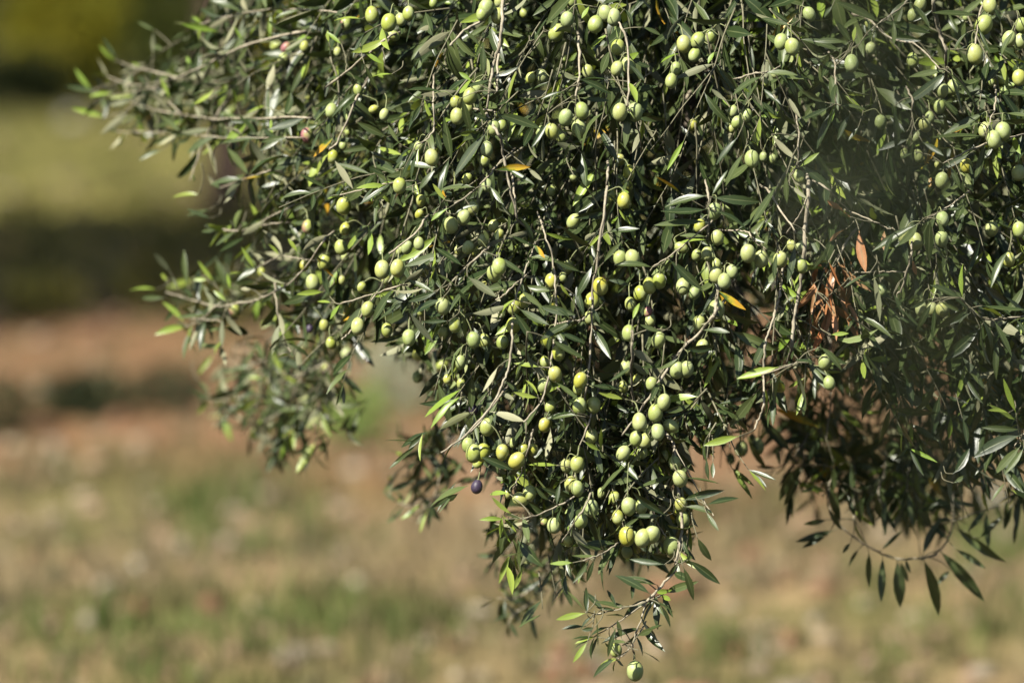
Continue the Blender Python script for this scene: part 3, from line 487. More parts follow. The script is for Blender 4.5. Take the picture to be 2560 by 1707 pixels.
wood = []                # dict(name, tube, pts, leafy)
leaf_rows = []           # base, dir, nrm, L, W, curl, twist, fold, tone, rnd, sway, owner(wood index), hero
def add_leaf(base, d, nrm, L, W, curl, twist, fold, tone, rnd, sway, owner, hero):
    leaf_rows.append((*base, *d, *nrm, L, W, curl, twist, fold, tone, rnd, sway, owner, hero))
def grow_leaves(path, owner, spacing, prob, L0, hero=0, tip=True, tone=0.0, start=.1, jit=.5):
    seg = np.linalg.norm(np.diff(path, axis=0), axis=1); cum = np.r_[0, np.cumsum(seg)]; tot = cum[-1]
    s = start*tot + spacing*.5; alt = rng.uniform(0, math.pi)
    while s < tot:
        i = min(np.searchsorted(cum, s)-1, len(path)-2); f = (s-cum[i])/max(seg[i], 1e-9)
        p = path[i]*(1-f)+path[i+1]*f; t_ = unit(path[i+1]-path[i])
        ref = unit(np.cross(t_, [.3, .2, .93])); r2 = np.cross(t_, ref)
        for side in (0, math.pi):
            if rng.random() > prob: continue
            a = alt + side + rng.normal(0, .35)
            o_ = ref*math.cos(a)+r2*math.sin(a)
            op = rng.uniform(.55, 1.15)
            d = t_*math.cos(op) + o_*math.sin(op) + np.array([0, 0, -.12])
            end = s/tot
            L = L0*rng.uniform(.62, 1.25)*(1.0 - .35*max(0, end-.75)/.25)
            nr = t_*.35 + TO_SUN*.75 + np.array([0, -.25, .15]) + rng.normal(0, jit, 3)
            yt = tone
            if end > .88 and rng.random() < .35: yt = rng.uniform(.16, .3)
            elif rng.random() < .07: yt = rng.uniform(.14, .3)
            elif rng.random() < .006: yt = .5
            add_leaf(p, d, nr, L, L*rng.uniform(.155, .265), rng.normal(.12, .22), rng.normal(0, .5), rng.uniform(.1, .6), yt, rng.random(), rng.normal(0, .08), owner, hero)
        alt += math.pi/2 + rng.normal(0, .15)
        s += spacing*rng.uniform(.75, 1.3)
    if tip and prob > .4:
        t_ = unit(path[-1]-path[-2])
        for k in range(rng.integers(2, 4)):
            d = t_ + rng.normal(0, .28, 3)
            add_leaf(path[-1], d, orient(d, 1)[0], L0*rng.uniform(.5, .9), L0*rng.uniform(.10, .15), rng.normal(.05, .15), rng.normal(0, .4), rng.uniform(.1, .6), rng.uniform(.15, .3) if rng.random() < .3 else tone, rng.random(), 0.0, owner, hero)

tw_pts = []
for r, s in TWIGS.items():
    for row in s.split(';'):
        f = row.split(); r0, r1, fl = float(f[0]), float(f[1]), f[2]
        xy = [reg(r, float(f[i]), float(f[i+1])) for i in range(3, len(f), 2)]
        mx_, my_ = xy[len(xy)//2]
        ex = depth_extra(mx_, my_) + (rng.uniform(.28, .45) if 'd' in fl else rng.uniform(-.045, -.015))
        if r == 'G' and xy[0][0] > 1590: ex = rng.uniform(-.02, .02)
        slope = rng.normal(0, .05)
        pts = [P(a, b, float(surf(a, b)) + ex + slope*(k/(len(xy)-1)-.5) + rng.normal(0, .006)) for k, (a, b) in enumerate(xy)]
        if not tw_pts or np.min(np.linalg.norm(np.vstack(tw_pts)-pts[0], axis=1)) > .006:
            pts.insert(0, pts[0] - unit(pts[1]-pts[0])*.03 + FWD*.09)
        if r1 > 1.9: pts.append(pts[-1] + unit(pts[-1]-pts[-2])*.03 + FWD*.10)
        path = smooth_path(pts, 6)
        wi = len(wood)
        path[1:-1] += rng.normal(0, .00045, path[1:-1].shape)
        wood.append(dict(name='branch' if r0 > 1.85 else 'twig', path=path, r0=r0*.86/1000, r1=r1*.86/1000, hero=True))
        tw_pts.append(path)
        if 'l' in fl: grow_leaves(path, wi, .013, .8, .040, jit=1.3 if mx_ < 1000 else .5)
        elif 'f' in fl: grow_leaves(path, wi, .019, .38, .040, start=.25)

KT = {'n': 0.0, 'y': .22, 'o': .5, 'd': .8, 'p': 0.0}
hero_pts = []
for r, s in LEAVES.items():
    for row in s.split(';'):
        f = row.split(); bx, by = reg(r, float(f[0]), float(f[1])); tx, ty = reg(r, float(f[2]), float(f[3])); k = f[4]; wide = 'w' in f[5:]
        d0 = float(surf((bx+tx)/2, (by+ty)/2)) + depth_extra((bx+tx)/2, (by+ty)/2)*.95 - .05 + rng.normal(0, .012)
        if k == 'd': d0 += .04
        a = P(bx, by, d0)
        plen = np.linalg.norm(P(tx, ty, d0)-a)
        b = P(tx, ty, d0 + rng.normal(-.05, .22)*plen)
        d = b-a; L = np.linalg.norm(d)
        if k == 'p': nr = np.array([.1, .75, -.35]) + rng.normal(0, .3, 3)
        else: nr = np.array([-.25, -.72, .55]) + rng.normal(0, .38, 3)
        if r == 'H': nr = np.array([-.2, -.9, .25]) + rng.normal(0, .22, 3)
        Wd = np.clip(L*rng.uniform(.185, .24), .0055, .0115)*(1.3 if wide else 1)
        if k == 'd': Wd *= 1.15
        tone = KT[k] + (rng.uniform(-.04, .06) if k == 'y' else 0)
        add_leaf(a, d, nr, L*1.03, Wd, rng.normal(.07, .10), rng.normal(0, .35 if k != 'd' else .9), rng.uniform(.1, .5), tone, rng.random(), rng.normal(0, .10), -1, 1)
        for q in (.3, .55, .8): hero_pts.append(a*(1-q)+b*q)
# the cluster of dried orange leaves
for i in range(42):
    px, py = reg('F', rng.normal(1075, 85), rng.normal(570, 125))
    a = P(px, py, float(surf(px, py)) + rng.uniform(0.0, .12))
    d = np.array([rng.normal(0, .5), rng.normal(-.1, .5), -1.0 + rng.normal(0, .4)])
    L = rng.uniform(.028, .048)
    add_leaf(a, d, np.array([-.2, -.7, .4]) + rng.normal(0, .6, 3), L, L*.22, rng.normal(.15, .3), rng.normal(0, 1.2), rng.uniform(.1, .9), .8, rng.random(), rng.normal(0, .15), -1, 1)
    hero_pts.append(a + unit(d)*L*.5)
dr = smooth_path([P(*reg('F', 1300, 150), 6.62), P(*reg('F', 1200, 260), 6.60), P(*reg('F', 1110, 470), 6.58), P(*reg('F', 1080, 720), 6.57)], 6)
wood.append(dict(name='twig', path=dr, r0=.0017, r1=.001, hero=True)); tw_pts.append(dr)

# olives (positions now, objects later)
OL = []
for r, s in OLIVES.items():
    for row in s.split(';'):
        f = row.split(); px, py = reg(r, float(f[0]), float(f[1])); h = float(f[2])/RG[r][2]*(2.6133/2.6133); tone = float(f[3]); fl = ''.join(f[4:])
        hz = float(f[2])*(2.6133/RG[r][2])
        d = float(surf(px, py)) + depth_extra(px, py)*.9 + np.clip((100-hz)/100, -.1, .6)*.22 + rng.normal(0, .012) - .015
        if 's' in fl: d += .06
        c = P(px, py, d)
        hm = h/2560*KX*d*1.04
        OL.append(dict(c=c, h=hm, tone=tone, fl=fl))
OC = np.array([o['c'] for o in OL])

# filler twigs: more of the crown between the traced ones, and the rest of the crown outside the frame
O_R = np.array(reg('A', 4700, -1300))/1.0
def flow(px, py):
    v = np.stack([px-O_R[0], py-O_R[1]], -1).astype(float); return v/np.linalg.norm(v, axis=-1, keepdims=True)
fill = []
def filler(poly, count, layers, Lr, spacing, prob, Lleaf, zw=1.0, jit=.8):
    x0, y0 = poly.min(0); x1, y1 = poly.max(0); got = 0
    while got < count:
        px, py = rng.uniform(x0, x1), rng.uniform(y0, y1)
        if not inside(poly, px, py): continue
        u_ = rng.random(); acc = 0
        for wgt, lo, hi in layers:
            acc += wgt
            if u_ < acc: off = rng.uniform(lo, hi); break
        else: off = layers[-1][2]
        ex = depth_extra(px, py)
        d = float(surf(px, py)) + ex + off
        p = P(px, py, d)
        fx, fy = flow(px, py)
        v = unit(np.array([fx, rng.normal(-.35, .55), -fy*zw]) + rng.normal(0, .38, 3))
        Lt = rng.uniform(*Lr)
        pts = [p - v*Lt*.5]
        vv = v.copy()
        for k in range(4):
            vv = unit(vv + np.array([0, 0, -.10]) + rng.normal(0, .10, 3)); pts.append(pts[-1] + vv*Lt/4)
        path = smooth_path(pts, 3)
        wi = len(wood)
        wood.append(dict(name='twig', path=path, r0=rng.uniform(.0008, .0014), r1=.0005, hero=False, off=off))
        grow_leaves(path, wi, spacing, prob, Lleaf, start=.05, jit=jit)
        got += 1
filler(TOPSHADE, 380, [(1., .02, .40)], (.15, .28), .019, .9, .062)  # dense out-of-frame leaves put in to keep sun off the inner layers
filler(CORE, 700, [(.20, .01, .10), (.45, .10, .32), (.35, .32, .80)], (.10, .21), .0165, .82, .050)
filler(INNER, 300, [(1., .7, 1.5)], (.15, .25), .0150, .9, .055)
filler(LEFT, 74, [(.4, .0, .12), (.6, .12, .6)], (.10, .18), .0150, .72, .044, jit=1.6)
filler(LOW, 62, [(.7, .0, .14), (.3, .14, .4)], (.08, .17), .0155, .82, .045)
filler(SHADE, 66, [(.4, .0, .15), (.6, .15, .6)], (.10, .20), .0165, .85, .052)
for pl_, k_ in zip(SPRAYS, (10, 9, 5)): filler(pl_, k_, [(1., -.05, .25)], (.09, .15), .014, .75, .043, jit=1.2)
filler(HANG, 15, [(1., .0, .25)], (.10, .16), .015, .85, .050, zw=2.2)
# the crown beyond the frame and behind
CC, CR = np.array([1.05, 7.85, 1.75]), np.array([1.55, 1.40, 1.05])
got = 0
while got < 620:
    dv = unit(rng.normal(0, 1, 3)); rr = rng.uniform(.45, 1.0)**.5
    p = CC + CR*dv*rr
    if p[2] < .80: continue
    px, py, d = proj(p)
    if -40 < px < 2600 and -60 < py < 1760:
        if not (inside(CORE, px, py) and d > float(surf(px, py)) + .45): continue
    v = unit(dv + np.array([0, 0, -.5]) + rng.normal(0, .4, 3)); Lt = rng.uniform(.14, .28)
    pts = [p - v*Lt*.5]; vv = v
    for k in range(3):
        vv = unit(vv + np.array([0, 0, -.15]) + rng.normal(0, .1, 3)); pts.append(pts[-1]+vv*Lt/3)
    path = smooth_path(pts, 3); wi = len(wood)
    wood.append(dict(name='twig', path=path, r0=.0017, r1=.0006, hero=False, off=1.0))
    grow_leaves(path, wi, .015, .85, .046, start=.05)
    got += 1

link_p = np.vstack([wd['path'] for wd in wood if wd.get('off', 0) < .4]); link_i = np.concatenate([[i]*len(wd['path']) for i, wd in enumerate(wood) if wd.get('off', 0) < .4])
kd0 = kdtree.KDTree(len(link_p))
for i, p in enumerate(link_p): kd0.insert(p, i)
kd0.balance()
for li, row in enumerate(leaf_rows):
    if row[18] < .5: continue
    b_ = np.array(row[0:3]); dv = unit(np.array(row[3:6]))
    best, bs = None, 9
    for co, i, dist in kd0.find_n(b_, 12):
        cst = dist*(1.6 + unit(np.array(co)-b_+1e-6) @ dv)
        if cst < bs: best, bs = (np.array(co), i, dist), cst
    co, i, dist = best
    wi = int(link_i[i])
    if dist > .003:
        if dist > .045:        # springs from inside the crown
            co = b_ - dv*.012 + np.array([0, .045, .012])
        mid = (b_*.5+co*.5) - dv*np.linalg.norm(co-b_)*.10
        path = smooth_path([co, mid, b_], 4)
        wood.append(dict(name='twig', path=path, r0=.0008, r1=.0005, hero=False, off=0.))
    leaf_rows[li] = row[:17] + (wi, row[18])

for wd in wood:
    if wd['hero'] or wd.get('off', 0) == 0.: continue
    a, b, c = proj(wd['path'])
    fr = (a > -20) & (a < 2580) & (b > -20) & (b < 1727)
    bad = fr & ~in_crown(a, b) & ~((a > 1750) & (b > 1050))
    if bad.any():
        k = int(np.argmax(bad)); wd['path'] = wd['path'][:k] if k >= 3 else None
LR = np.array(leaf_rows, float)
base, ddir, nrm = LR[:, 0:3], LR[:, 3:6], LR[:, 6:9]
L, W, curl, twist, fold, tone, rnd, sway, owner, hero = LR[:, 9:19].T
cen = base + unit(ddir)*L[:, None]*.55
# thin out leaves that would stand outside the crown's outline or in front of the traced fruit, twigs and leaves
cpx, cpy, cd = proj(cen)
inframe = (cpx > -30) & (cpx < 2590) & (cpy > -30) & (cpy < 1737)
okay = np.ones(len(LR), bool)
own_hero = np.array([wood[int(o)]['hero'] if o >= 0 else True for o in owner]) | (hero > .5)
inp = inside(TOPSHADE, cpx, cpy) | in_crown(cpx, cpy)
ragged = (cpx > 1850) & (cpy > 1050) & (cpy < 1330) & (rng.random(len(LR)) < .55)
okay &= ~((~own_hero) & inframe & ~inp & ~ragged)
sunlit = np.array(['s' not in o['fl'] for o in OL])
def blocked(points, direction, rad, ahead):
    hit = np.zeros(len(cen), bool)
    for k in range(len(points)):
        q = cen - points[k]; dd = direction[k]
        s = q @ dd
        dist2 = np.sum(q*q, 1) - s*s
        hit |= (s > .004) & (s < ahead) & (dist2 < rad*rad)
    return hit
tocam_o = unit(CAM - OC)
b1 = blocked(OC, tocam_o, .0135, 1.5)
sd_ = np.repeat(TO_SUN[None], len(OC), 0)
b2 = blocked(OC[sunlit], sd_[sunlit], .014, 1.5)
HP = np.array(hero_pts); HP = HP[rng.random(len(HP)) < .75]
b3 = blocked(HP, unit(CAM-HP), .012, 1.2)
TP = np.vstack([t[::3] for t in tw_pts]); b4 = blocked(TP, unit(CAM-TP), .008, 1.2); b6 = blocked(TP, np.repeat(TO_SUN[None], len(TP), 0), .008, 1.2)
b5 = blocked(HP, np.repeat(TO_SUN[None], len(HP), 0), .011, 1.2)
rr_ = rng.random(len(LR))
okay &= ~(b1 & (hero < .5) & (rr_ < .84))
okay &= ~(b2 & (hero < .5) & (rng.random(len(LR)) < .45))
okay &= ~(b3 & (hero < .5) & (rng.random(len(LR)) < .88))
okay &= ~(b4 & (hero < .5) & (rng.random(len(LR)) < .85))
okay &= ~(b6 & (hero < .5) & (rng.random(len(LR)) < .5))
okay &= ~(b5 & (hero < .5) & (rng.random(len(LR)) < .55))
sel = np.where(okay)[0]
LV, LA = leaf_geo(base[sel], ddir[sel], nrm[sel], L[sel], W[sel], curl[sel], twist[sel], fold[sel], tone[sel], rnd[sel], sway[sel])
owner = owner[sel].astype(int); tone_s = tone[sel]
print('leaves', len(sel), 'twigs', len(wood), 'olives', len(OL))

# which leaves and twigs show largest
tri = []
idx4 = [1*3+1, 3*3+0, 5*3+1, 3*3+2]
Q = LV[:, idx4, :].reshape(-1, 3)
polys = [(4*i, 4*i+1, 4*i+2, 4*i+3) for i in range(len(sel))]
bvh = bvhtree.BVHTree.FromPolygons([tuple(v) for v in Q.tolist()], polys)
px, py, dd = proj(LV[:, 10, :]); pb = np.stack(proj(LV[:, 1, :])[:2], -1); pt = np.stack(proj(LV[:, 19, :])[:2], -1)
pl = np.stack(proj(LV[:, 9, :])[:2], -1); pr = np.stack(proj(LV[:, 11, :])[:2], -1)
area = np.abs((pt-pb)[:, 0]*(pr-pl)[:, 1] - (pt-pb)[:, 1]*(pr-pl)[:, 0])*.5
cand = np.where((px > 0) & (px < 2560) & (py > 0) & (py < 1707))[0]
camv = Vector(CAM)
score = np.zeros(len(sel))
def seen(p, me_=-1):
    v = Vector(p) - camv; dist = v.length
    loc, nr_, i, ds = bvh.ray_cast(camv, v/dist, dist-.002)
    return i is None or i == me_
for i in cand:
    vis = sum(seen(LV[i, k], i) for k in (4, 7, 10, 13, 16))
    score[i] = area[i]*vis/5
ind = set(np.argsort(-score)[:300].tolist())
wscore = []
for wd in wood:
    if wd['path'] is None: wscore.append(0); continue
    if wd['hero']: wscore.append(1e9); continue
    q = wd['path'][::2]; a, b, c = proj(q)
    m = (a > 0) & (a < 2560) & (b > 0) & (b < 1707)
    wscore.append(sum(seen(p) for p in q[m]) if m.any() else 0)
wsel = set([i for i in np.argsort(-np.array(wscore)) if wscore[i] > 0][:300])

# ------------------------------------------------------------------ the olive tree's objects
tk = smooth_path([ROOT-ROOT+np.array(p) for p in [(0, 0, -.05), (.04, .02, .25), (-.03, 0, .55), (-.02, -.06, .85), (.06, -.04, 1.1)]], 6)
link('trunk', tube_mesh('trunk', [tube(tk, .15, .085, 14, .06)]), M_BARK, tree)
limb_ends = [[(0, 0, 1.0), (-.45, -.25, 1.45), (-1.0, -.55, 1.62), (-1.45, -.75, 1.55)], [(0, 0, .95), (-.10, -.5, 1.35), (-.25, -1.0, 1.5), (-.4, -1.3, 1.42)], [(.03, 0, 1.0), (.5, -.4, 1.5), (.8, -.9, 1.65)],
             [(.03, 0, 1.0), (.4, .4, 1.6), (.7, .8, 1.9)], [(0, 0, 1.0), (-.3, .5, 1.7), (-.6, .9, 1.95)], [(.02, 0, 1.05), (-.1, 0, 1.8), (-.25, -.1, 2.5)], [(0, -.02, .95), (-.4, -.6, 1.25), (-.75, -1.0, 1.40), (-.95, -1.2, 1.36)]]
for le in limb_ends:
    link('limb', tube_mesh('limb', [tube(smooth_path(le, 6), .055, .014, 10, .04)]), M_BARK, tree)
wobj = {}
rest_t = []
for i, wd in enumerate(wood):
    if wd['path'] is None: continue
    tb = tube(wd['path']-ROOT, wd['r0'], wd['r1'], 7 if wd['hero'] else 5, .13 if wd['hero'] else .0)
    if i in wsel:
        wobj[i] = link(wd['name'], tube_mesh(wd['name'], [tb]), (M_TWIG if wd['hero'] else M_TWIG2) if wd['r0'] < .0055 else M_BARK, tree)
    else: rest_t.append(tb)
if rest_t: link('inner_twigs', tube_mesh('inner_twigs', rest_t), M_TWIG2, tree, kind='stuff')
NAMES = ((.63, 'dried orange brown leaf'), (.38, 'leaf turning yellow'), (.12, 'young bright green leaf'))
for i in ind:
    me = mesh_np('leaf', LV[i]-ROOT, LF, {'leaf': LA[i]})
    o = link('leaf', me, M_LEAF, wobj.get(int(owner[i]), tree))
    for th, nm in NAMES:
        if tone_s[i] > th: o['label'] = nm; break
rest = np.array([i for i in range(len(sel)) if i not in ind])
FV = (LV[rest]-ROOT).reshape(-1, 3); FF = (LF[None] + NV*np.arange(len(rest))[:, None, None]).reshape(-1, 4)
link('foliage', mesh_np('foliage', FV, FF, {'leaf': LA[rest].reshape(-1, 4)}), M_LEAF, tree, kind='stuff')

# olives with their stalks
def olive_mesh(name, k):
    nu, nvv = 16, 11
    V = [(0, 0, .5)]
    for j in range(1, nvv):
        a = math.pi*j/nvv; z = .5*math.cos(a); r = .40*math.sin(a)**(.94)
        r *= 1 + .05*k*math.cos(a); z *= 1
        for i in range(nu):
            b = 2*math.pi*i/nu
            V.append((r*math.cos(b)*(1+.015*math.cos(2*b+k)), r*math.sin(b), z + (.012 if j == 1 and False else 0)))
    V.append((0, 0, -.512))
    F = [(0, 1+i, 1+(i+1) % nu) for i in range(nu)]
    for j in range(nvv-2):
        for i in range(nu):
            a = 1+j*nu+i; b = 1+j*nu+(i+1) % nu; F.append((a, a+nu, b+nu, b))
    e = len(V)-1; s0 = 1+(nvv-2)*nu
    F += [(e, s0+(i+1) % nu, s0+i) for i in range(nu)]
    me = bpy.data.meshes.new(name)
    S_ = .02
    me.from_pydata([(x*S_, y*S_, z*S_) for x, y, z in V], [], F)
    me.polygons.foreach_set('use_smooth', np.ones(len(me.polygons), bool))
    me.materials.append(M_OLIVE)
    return me
OM = [olive_mesh('olive', k) for k in (-1.4, 0., 1.0)]
allp = np.vstack(tw_pts + [wd['path'] for wd in wood if not wd['hero'] and wd.get('off', 9) < .3 and wd['path'] is not None])
kd = kdtree.KDTree(len(allp))
for i, p in enumerate(allp): kd.insert(p, i)
kd.balance()
for o in OL:
    c = Vector(o['c']); h = o['h']
    top = c + Vector((0, 0, h*.9))
    best = None
    for co, i, dist in kd.find_n(top, 14):
        if co.z > c.z - .004 and dist < .034 and (co-c).length > h*.55:
            best = co; break
    if best is None: best = c + Vector((random.uniform(-.008, .008), random.uniform(.012, .024), h*.5+random.uniform(.008, .016)))
    ax = (Vector((0, 0, 1)) + (best-c).normalized()*.45 + Vector((random.gauss(0, .16), random.gauss(0, .22), 0))).normalized()
    if 'h' in o['fl']: ax = Vector((random.choice((-.9, .9)), random.uniform(-.4, .2), .45)).normalized()
    if 't' in o['fl']: ax = Vector((.55, -.1, .7)).normalized()
    q = Vector((0, 0, 1)).rotation_difference(ax)
    q = q @ Quaternion((0, 0, 1), random.uniform(0, 6.28))
    sc = h/.02
    ob = bpy.data.objects.new('olive', random.choice(OM)); COL.objects.link(ob); ob.parent = tree
    mb = Matrix.Translation(c-Vector(ROOT)) @ q.to_matrix().to_4x4() @ Matrix.Diagonal((sc*random.uniform(.95, 1.05), sc*random.uniform(.95, 1.05), sc, 1))
    ob.matrix_basis = mb
    ob['tone'] = min(1., max(0., o['tone'] + random.gauss(0, .12))); rp = .0
    if 'r' in o['fl']: rp = .45
    if 'm' in o['fl']: rp = .62
    if 'k' in o['fl']: rp = 1.0
    ob['ripe'] = rp
    if rp: ob['label'] = {.45: 'olive blushing red on one side', .62: 'green olive turning purple', 1.0: 'dark purple ripe olive'}[rp]
    a = c + ax*h*.47; m1 = a + ax*.006 + (best-a)*.35
    st = smooth_path([np.array(a-ax*h*.02), np.array(m1), np.array(best)], 4) - ROOT
    tb = tube(st, .0008, .0006, 5)
    cal = tube(np.array([np.array(a-ax*.0010), np.array(a+ax*.0012)])-ROOT, .0022, .0012, 7)
    so = link('stalk', tube_mesh('stalk', [tb, cal]), M_STALK, ob)
    so.matrix_parent_inverse = mb.inverted()

# ------------------------------------------------------------------ farther and nearer trees, shrubs
def crown_cloud(c, rad, k, Ls, cols, droop=.2, shell=.35):
    dv = unit(rng.normal(0, 1, (k, 3))); rr = rng.uniform(shell, 1, k)**.6
    lump = .78 + .44*vnoise(dv[:, 0]*3+7, dv[:, 1]*3+dv[:, 2]*2.3+5, 3)
    p = np.asarray(c) + dv*np.asarray(rad)*(rr*lump)[:, None]
    d = unit(dv + rng.normal(0, .7, (k, 3)) + np.array([0, 0, -droop]))
    nr = unit(np.cross(d, rng.normal(0, 1, (k, 3)))); Lk = rng.uniform(*Ls, k)[:, None]; wk = Lk*.28
    V = np.stack([p, p+d*Lk*.5-nr*wk*.5, p+d*Lk, p+d*Lk*.5+nr*wk*.5], 1).reshape(-1, 3)
    Fq = np.arange(k*4).reshape(-1, 4)
    cc = np.array(cols)[rng.integers(0, len(cols), k)]*rng.uniform(.7, 1.3, (k, 1))
    return V, Fq, np.c_[np.repeat(cc, 4, 0), np.ones(k*4)]
# a nearer olive tree at the right of the camera; one hanging twig crosses the view out of focus
R2 = np.array([1.25, 2.5, 0.0])
near = empty('olive_tree', R2, label='nearer olive tree whose hanging twig blurs into a green veil at upper right', category='tree')
link('trunk', tube_mesh('trunk', [tube(smooth_path([(0, 0, -.05), (.04, 0, .5), (0, .03, 1.0), (-.05, 0, 1.5)], 6), .10, .06, 12, .06)]), M_BARK, near)
V, Fq, C = crown_cloud((-.75, -.35, 2.28), (1.35, .95, .50), 12000, (.05, .08), [(.04, .06, .022), (.07, .09, .035)])  # unseen leaf cloud added on the sun side to shade the hanging twigs
link('crown', mesh_np('crown', V, Fq, {'soil': C}, False), M_CROWN, near, kind='stuff')
leaf_rows = []
hang = [(-.05, 0, 1.45), (-.4, -.1, 1.82), (-.8, -.12, 1.90), (-1.06, -.1, 1.80)]
link('limb', tube_mesh('limb', [tube(smooth_path(hang, 6), .035, .006, 9, .04)]), M_BARK, near)
for k, (pts) in enumerate([[(2150, -900, 2.5), (2160, -400, 2.46), (2120, 0, 2.44), (2080, 300, 2.42), (2070, 560, 2.40)], [(2180, -420, 2.5), (2300, 100, 2.55), (2320, 600, 2.55), (2340, 1080, 2.55)], [(2330, 600, 2.55), (2440, 900, 2.6), (2400, 1250, 2.6)], [(2160, -300, 2.5), (2230, 200, 2.5), (2190, 700, 2.5), (2210, 1000, 2.5)]]):
    path = smooth_path([P(*p) for p in pts], 8)
    tw = link('twig', tube_mesh('twig', [tube(path-R2, .0010, .0006, 6, .05)]), M_TWIG2, near)
    leaf_rows = []
    grow_leaves(path, 0, .017, .75, .042, tip=False)
    A_ = np.array(leaf_rows); A_[:, 14] = 0; A_[:, 15] *= .5; A_[:, 6:9] = np.array([-.1, -.8, .25]) + rng.normal(0, .3, (len(A_), 3))
    V_, At = leaf_geo(A_[:, 0:3], A_[:, 3:6], A_[:, 6:9], *A_[:, 9:17].T)
    for j in range(len(A_)): link('leaf', mesh_np('leaf', V_[j]-R2, LF, {'leaf': At[j]}), M_LEAF, tw)

OLG = [(.05, .07, .03), (.08, .10, .045), (.14, .15, .08)]
def far_olive(x, y, lab, tr, ch, cr, k, lean=0.0, Ls=(.06, .10)):
    t_ = empty('olive_tree', (x, y, 0), label=lab, category='tree', group='olive trees standing farther back in the field')
    link('trunk', tube_mesh('trunk', [tube(smooth_path([(0, 0, -.05), (.02+lean*.3, 0, .4), (-.02+lean*.6, .02, .8), (lean, 0, 1.3), (lean*1.2, 0, 1.7)], 5), tr, tr*.6, 12, .06)]), M_TRUNK, t_)
    for a in range(5):
        b = a*1.257+.4
        link('limb', tube_mesh('limb', [tube(smooth_path([(lean, 0, 1.2), (lean+.5*cr*math.cos(b), .5*cr*math.sin(b), 1.2+.35*ch), (lean+.85*cr*math.cos(b), .85*cr*math.sin(b), 1.2+.5*ch)], 5), tr*.4, .012, 8, .04)]), M_TRUNK, t_)
    V, Fq, C = crown_cloud((lean, 0, 1.05+ch*.55), (cr, cr, ch*.6), k, Ls, OLG)
    link('crown', mesh_np('crown', V, Fq, {'soil': C}, False), M_CROWN, t_, kind='stuff')
far_olive(-.97, 19.2, 'far olive tree with a bare brown trunk on the sunlit grass', .085, 1.6, 1.2, 9000)
far_olive(-3.45, 15.9, 'olive tree beyond the left edge casting its shadow across the grass', .10, 2.2, 2.0, 30000, Ls=(.09, .14))
far_olive(-4.0, 24.3, 'unseen tall olive tree added beyond the left edge to shade the shrubs at the back', .12, 2.6, 1.9, 2600, Ls=(.10, .15))  # out-of-view tree put in to cast shade on the back shrubs
YEL = [(.46, .40, .03), (.38, .35, .03), (.26, .28, .03), (.52, .44, .05)]
DRK = [(.022, .032, .010), (.035, .045, .012), (.045, .055, .015)]
GRN = [(.10, .13, .025), (.15, .17, .03), (.07, .09, .02)]
def shrub(x, y, rad, h, k, cols, lab, Ls=(.05, .09)):
    t_ = empty('shrub', (x, y, 0), label=lab, category='shrub', group='shrubs along the back of the field')
    for a in range(4):
        b = a*1.57+.5
        link('stem', tube_mesh('stem', [tube(smooth_path([(.05*math.cos(b), .05*math.sin(b), -.03), (.2*rad*math.cos(b), .2*rad*math.sin(b), h*.4), (.5*rad*math.cos(b), .5*rad*math.sin(b), h*.75)], 4), .016, .006, 6)]), M_BARK, t_)
    V, Fq, C = crown_cloud((0, 0, h*.52), (rad, rad*.8, h*.52), k, Ls, cols, .1)
    V[:, 2] = np.maximum(V[:, 2], .015)
    link('crown', mesh_np('crown', V, Fq, {'soil': C}, False), M_CROWN, t_, kind='stuff')
shrub(-2.02, 25.6, .24, .62, 5200, YEL, 'sunlit yellow green shrub at the upper left corner')
shrub(-1.55, 26.4, .30, .95, 4200, GRN, 'dull green shrub just right of the yellow corner shrub')
shrub(-1.12, 25.8, .22, 1.0, 4200, YEL, 'yellow green shrub above the drooping left branch')
shrub(-2.6, 26.6, .8, 1.5, 9000, DRK, 'dark shrub rising behind the yellow corner shrub')
shrub(-1.6, 27.4, .9, 1.6, 9000, DRK, 'dark shrub between the two yellow green shrubs')
shrub(-.5, 26.8, .8, 1.5, 9000, DRK, 'dark shrub hidden behind the olive foliage at top')
shrub(.5, 27.0, .8, 1.4, 6000, DRK, 'dark shrub behind the middle of the olive crown')
shrub(-2.15, 24.9, .20, .22, 1800, DRK, 'low dark bush at the foot of the yellow corner shrub')
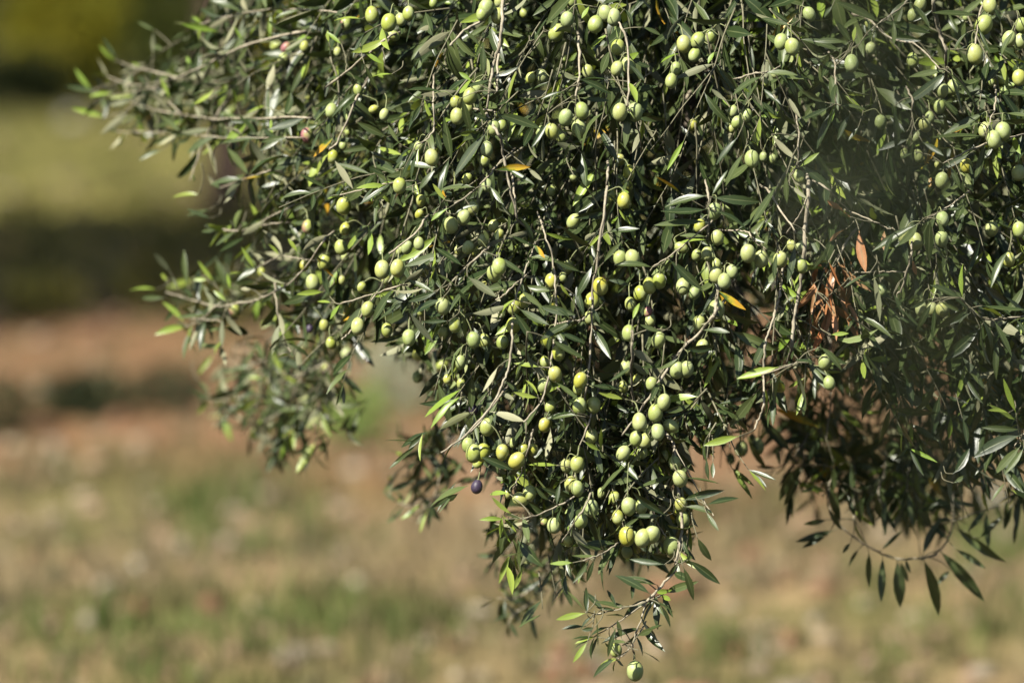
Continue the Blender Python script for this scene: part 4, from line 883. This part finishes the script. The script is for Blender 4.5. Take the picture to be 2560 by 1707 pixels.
# low weeds on the bare soil
def weed(x, y, rad, h, k, cols, lab):
    t_ = empty('weed', (x, y, 0), label=lab, category='weed', group='weeds on the bare soil')
    zb = float(ground_z(np.array(x), np.array(y)))
    link('stem', tube_mesh('stem', [tube(np.array([(0, 0, zb-.01), (.01, 0, zb+h*.5), (0, .01, zb+h*.9)]), .004, .002, 5)]), M_STALK, t_)
    V, Fq, C = crown_cloud((0, 0, zb+h*.5), (rad, rad, h*.5), k, (.02, .045), cols, .0, .1)
    link('leaves', mesh_np('leaves', V, Fq, {'soil': C}, False), M_CROWN, t_, kind='stuff')
LG = [(.16, .28, .05), (.22, .34, .07)]; PG = [(.33, .35, .22), (.38, .40, .27)]; OB = [(.05, .065, .02), (.09, .10, .03)]
weed(-.36, 13.0, .085, .13, 420, LG, 'bright green weed seen through the gap left of the fruiting branches')
weed(-.27, 13.7, .09, .16, 420, PG, 'pale grey green weed above the bright green weed')
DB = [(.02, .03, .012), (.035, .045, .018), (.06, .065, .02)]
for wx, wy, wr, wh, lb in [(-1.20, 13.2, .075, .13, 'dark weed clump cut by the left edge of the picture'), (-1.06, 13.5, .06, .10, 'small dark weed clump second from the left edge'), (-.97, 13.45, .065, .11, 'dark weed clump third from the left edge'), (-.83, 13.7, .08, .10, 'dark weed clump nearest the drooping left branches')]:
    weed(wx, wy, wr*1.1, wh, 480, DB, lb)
YW = [(.22, .19, .03), (.16, .15, .03), (.10, .09, .02)]  # yellowish ones are plain weeds; olive brown ones added to darken the tree shadow
for wx, wy, wr, wh, lb in [(-1.30, 15.6, .12, .13, 'yellowish weed in the tree shadow at the left edge'), (-1.02, 15.9, .13, .16, 'yellowish weed at the end of the dark tree shadow'), (-.78, 15.5, .12, .14, 'yellowish weed on the red soil beside the left twigs'), (-1.5, 17.6, .22, .2, 'olive brown weed set to deepen the tree shadow at left'), (-1.15, 18.1, .22, .16, 'olive brown weed deepening the middle of the tree shadow'), (-.80, 17.9, .22, .18, 'olive brown weed deepening the tree shadow beside the left twigs'), (-1.35, 16.6, .2, .16, 'olive brown weed low down, deepening the tree shadow near the left edge'), (-.95, 16.9, .2, .15, 'olive brown weed between the others deepening the tree shadow')]:
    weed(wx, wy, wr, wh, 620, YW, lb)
# stones
def stone(x, y, s, lab):
    v = ico_v*(1+rng.normal(0, .12, (12, 1)))*np.array([1.3, 1, .8])*s
    me = mesh_np('stone', v, ico_f)
    o = link('stone', me, M_STONE, label=lab, category='stone', group='pale stones on the ground')
    o.location = (x, y, float(ground_z(np.array(x), np.array(y)))+s*.45)
    md = o.modifiers.new('round', 'SUBSURF'); md.levels = 2; md.render_levels = 2
stone(-1.86, 24.0, .045, 'pale stone at the foot of the shrubs, upper left')
stone(.835, 12.25, .028, 'pale stone seen behind the hanging shaded twig')
stone(1.02, 11.9, .03, 'pale stone near the right edge behind the twig loop')
stone(-.73, 11.0, .022, 'pale stone on the open straw at lower left')
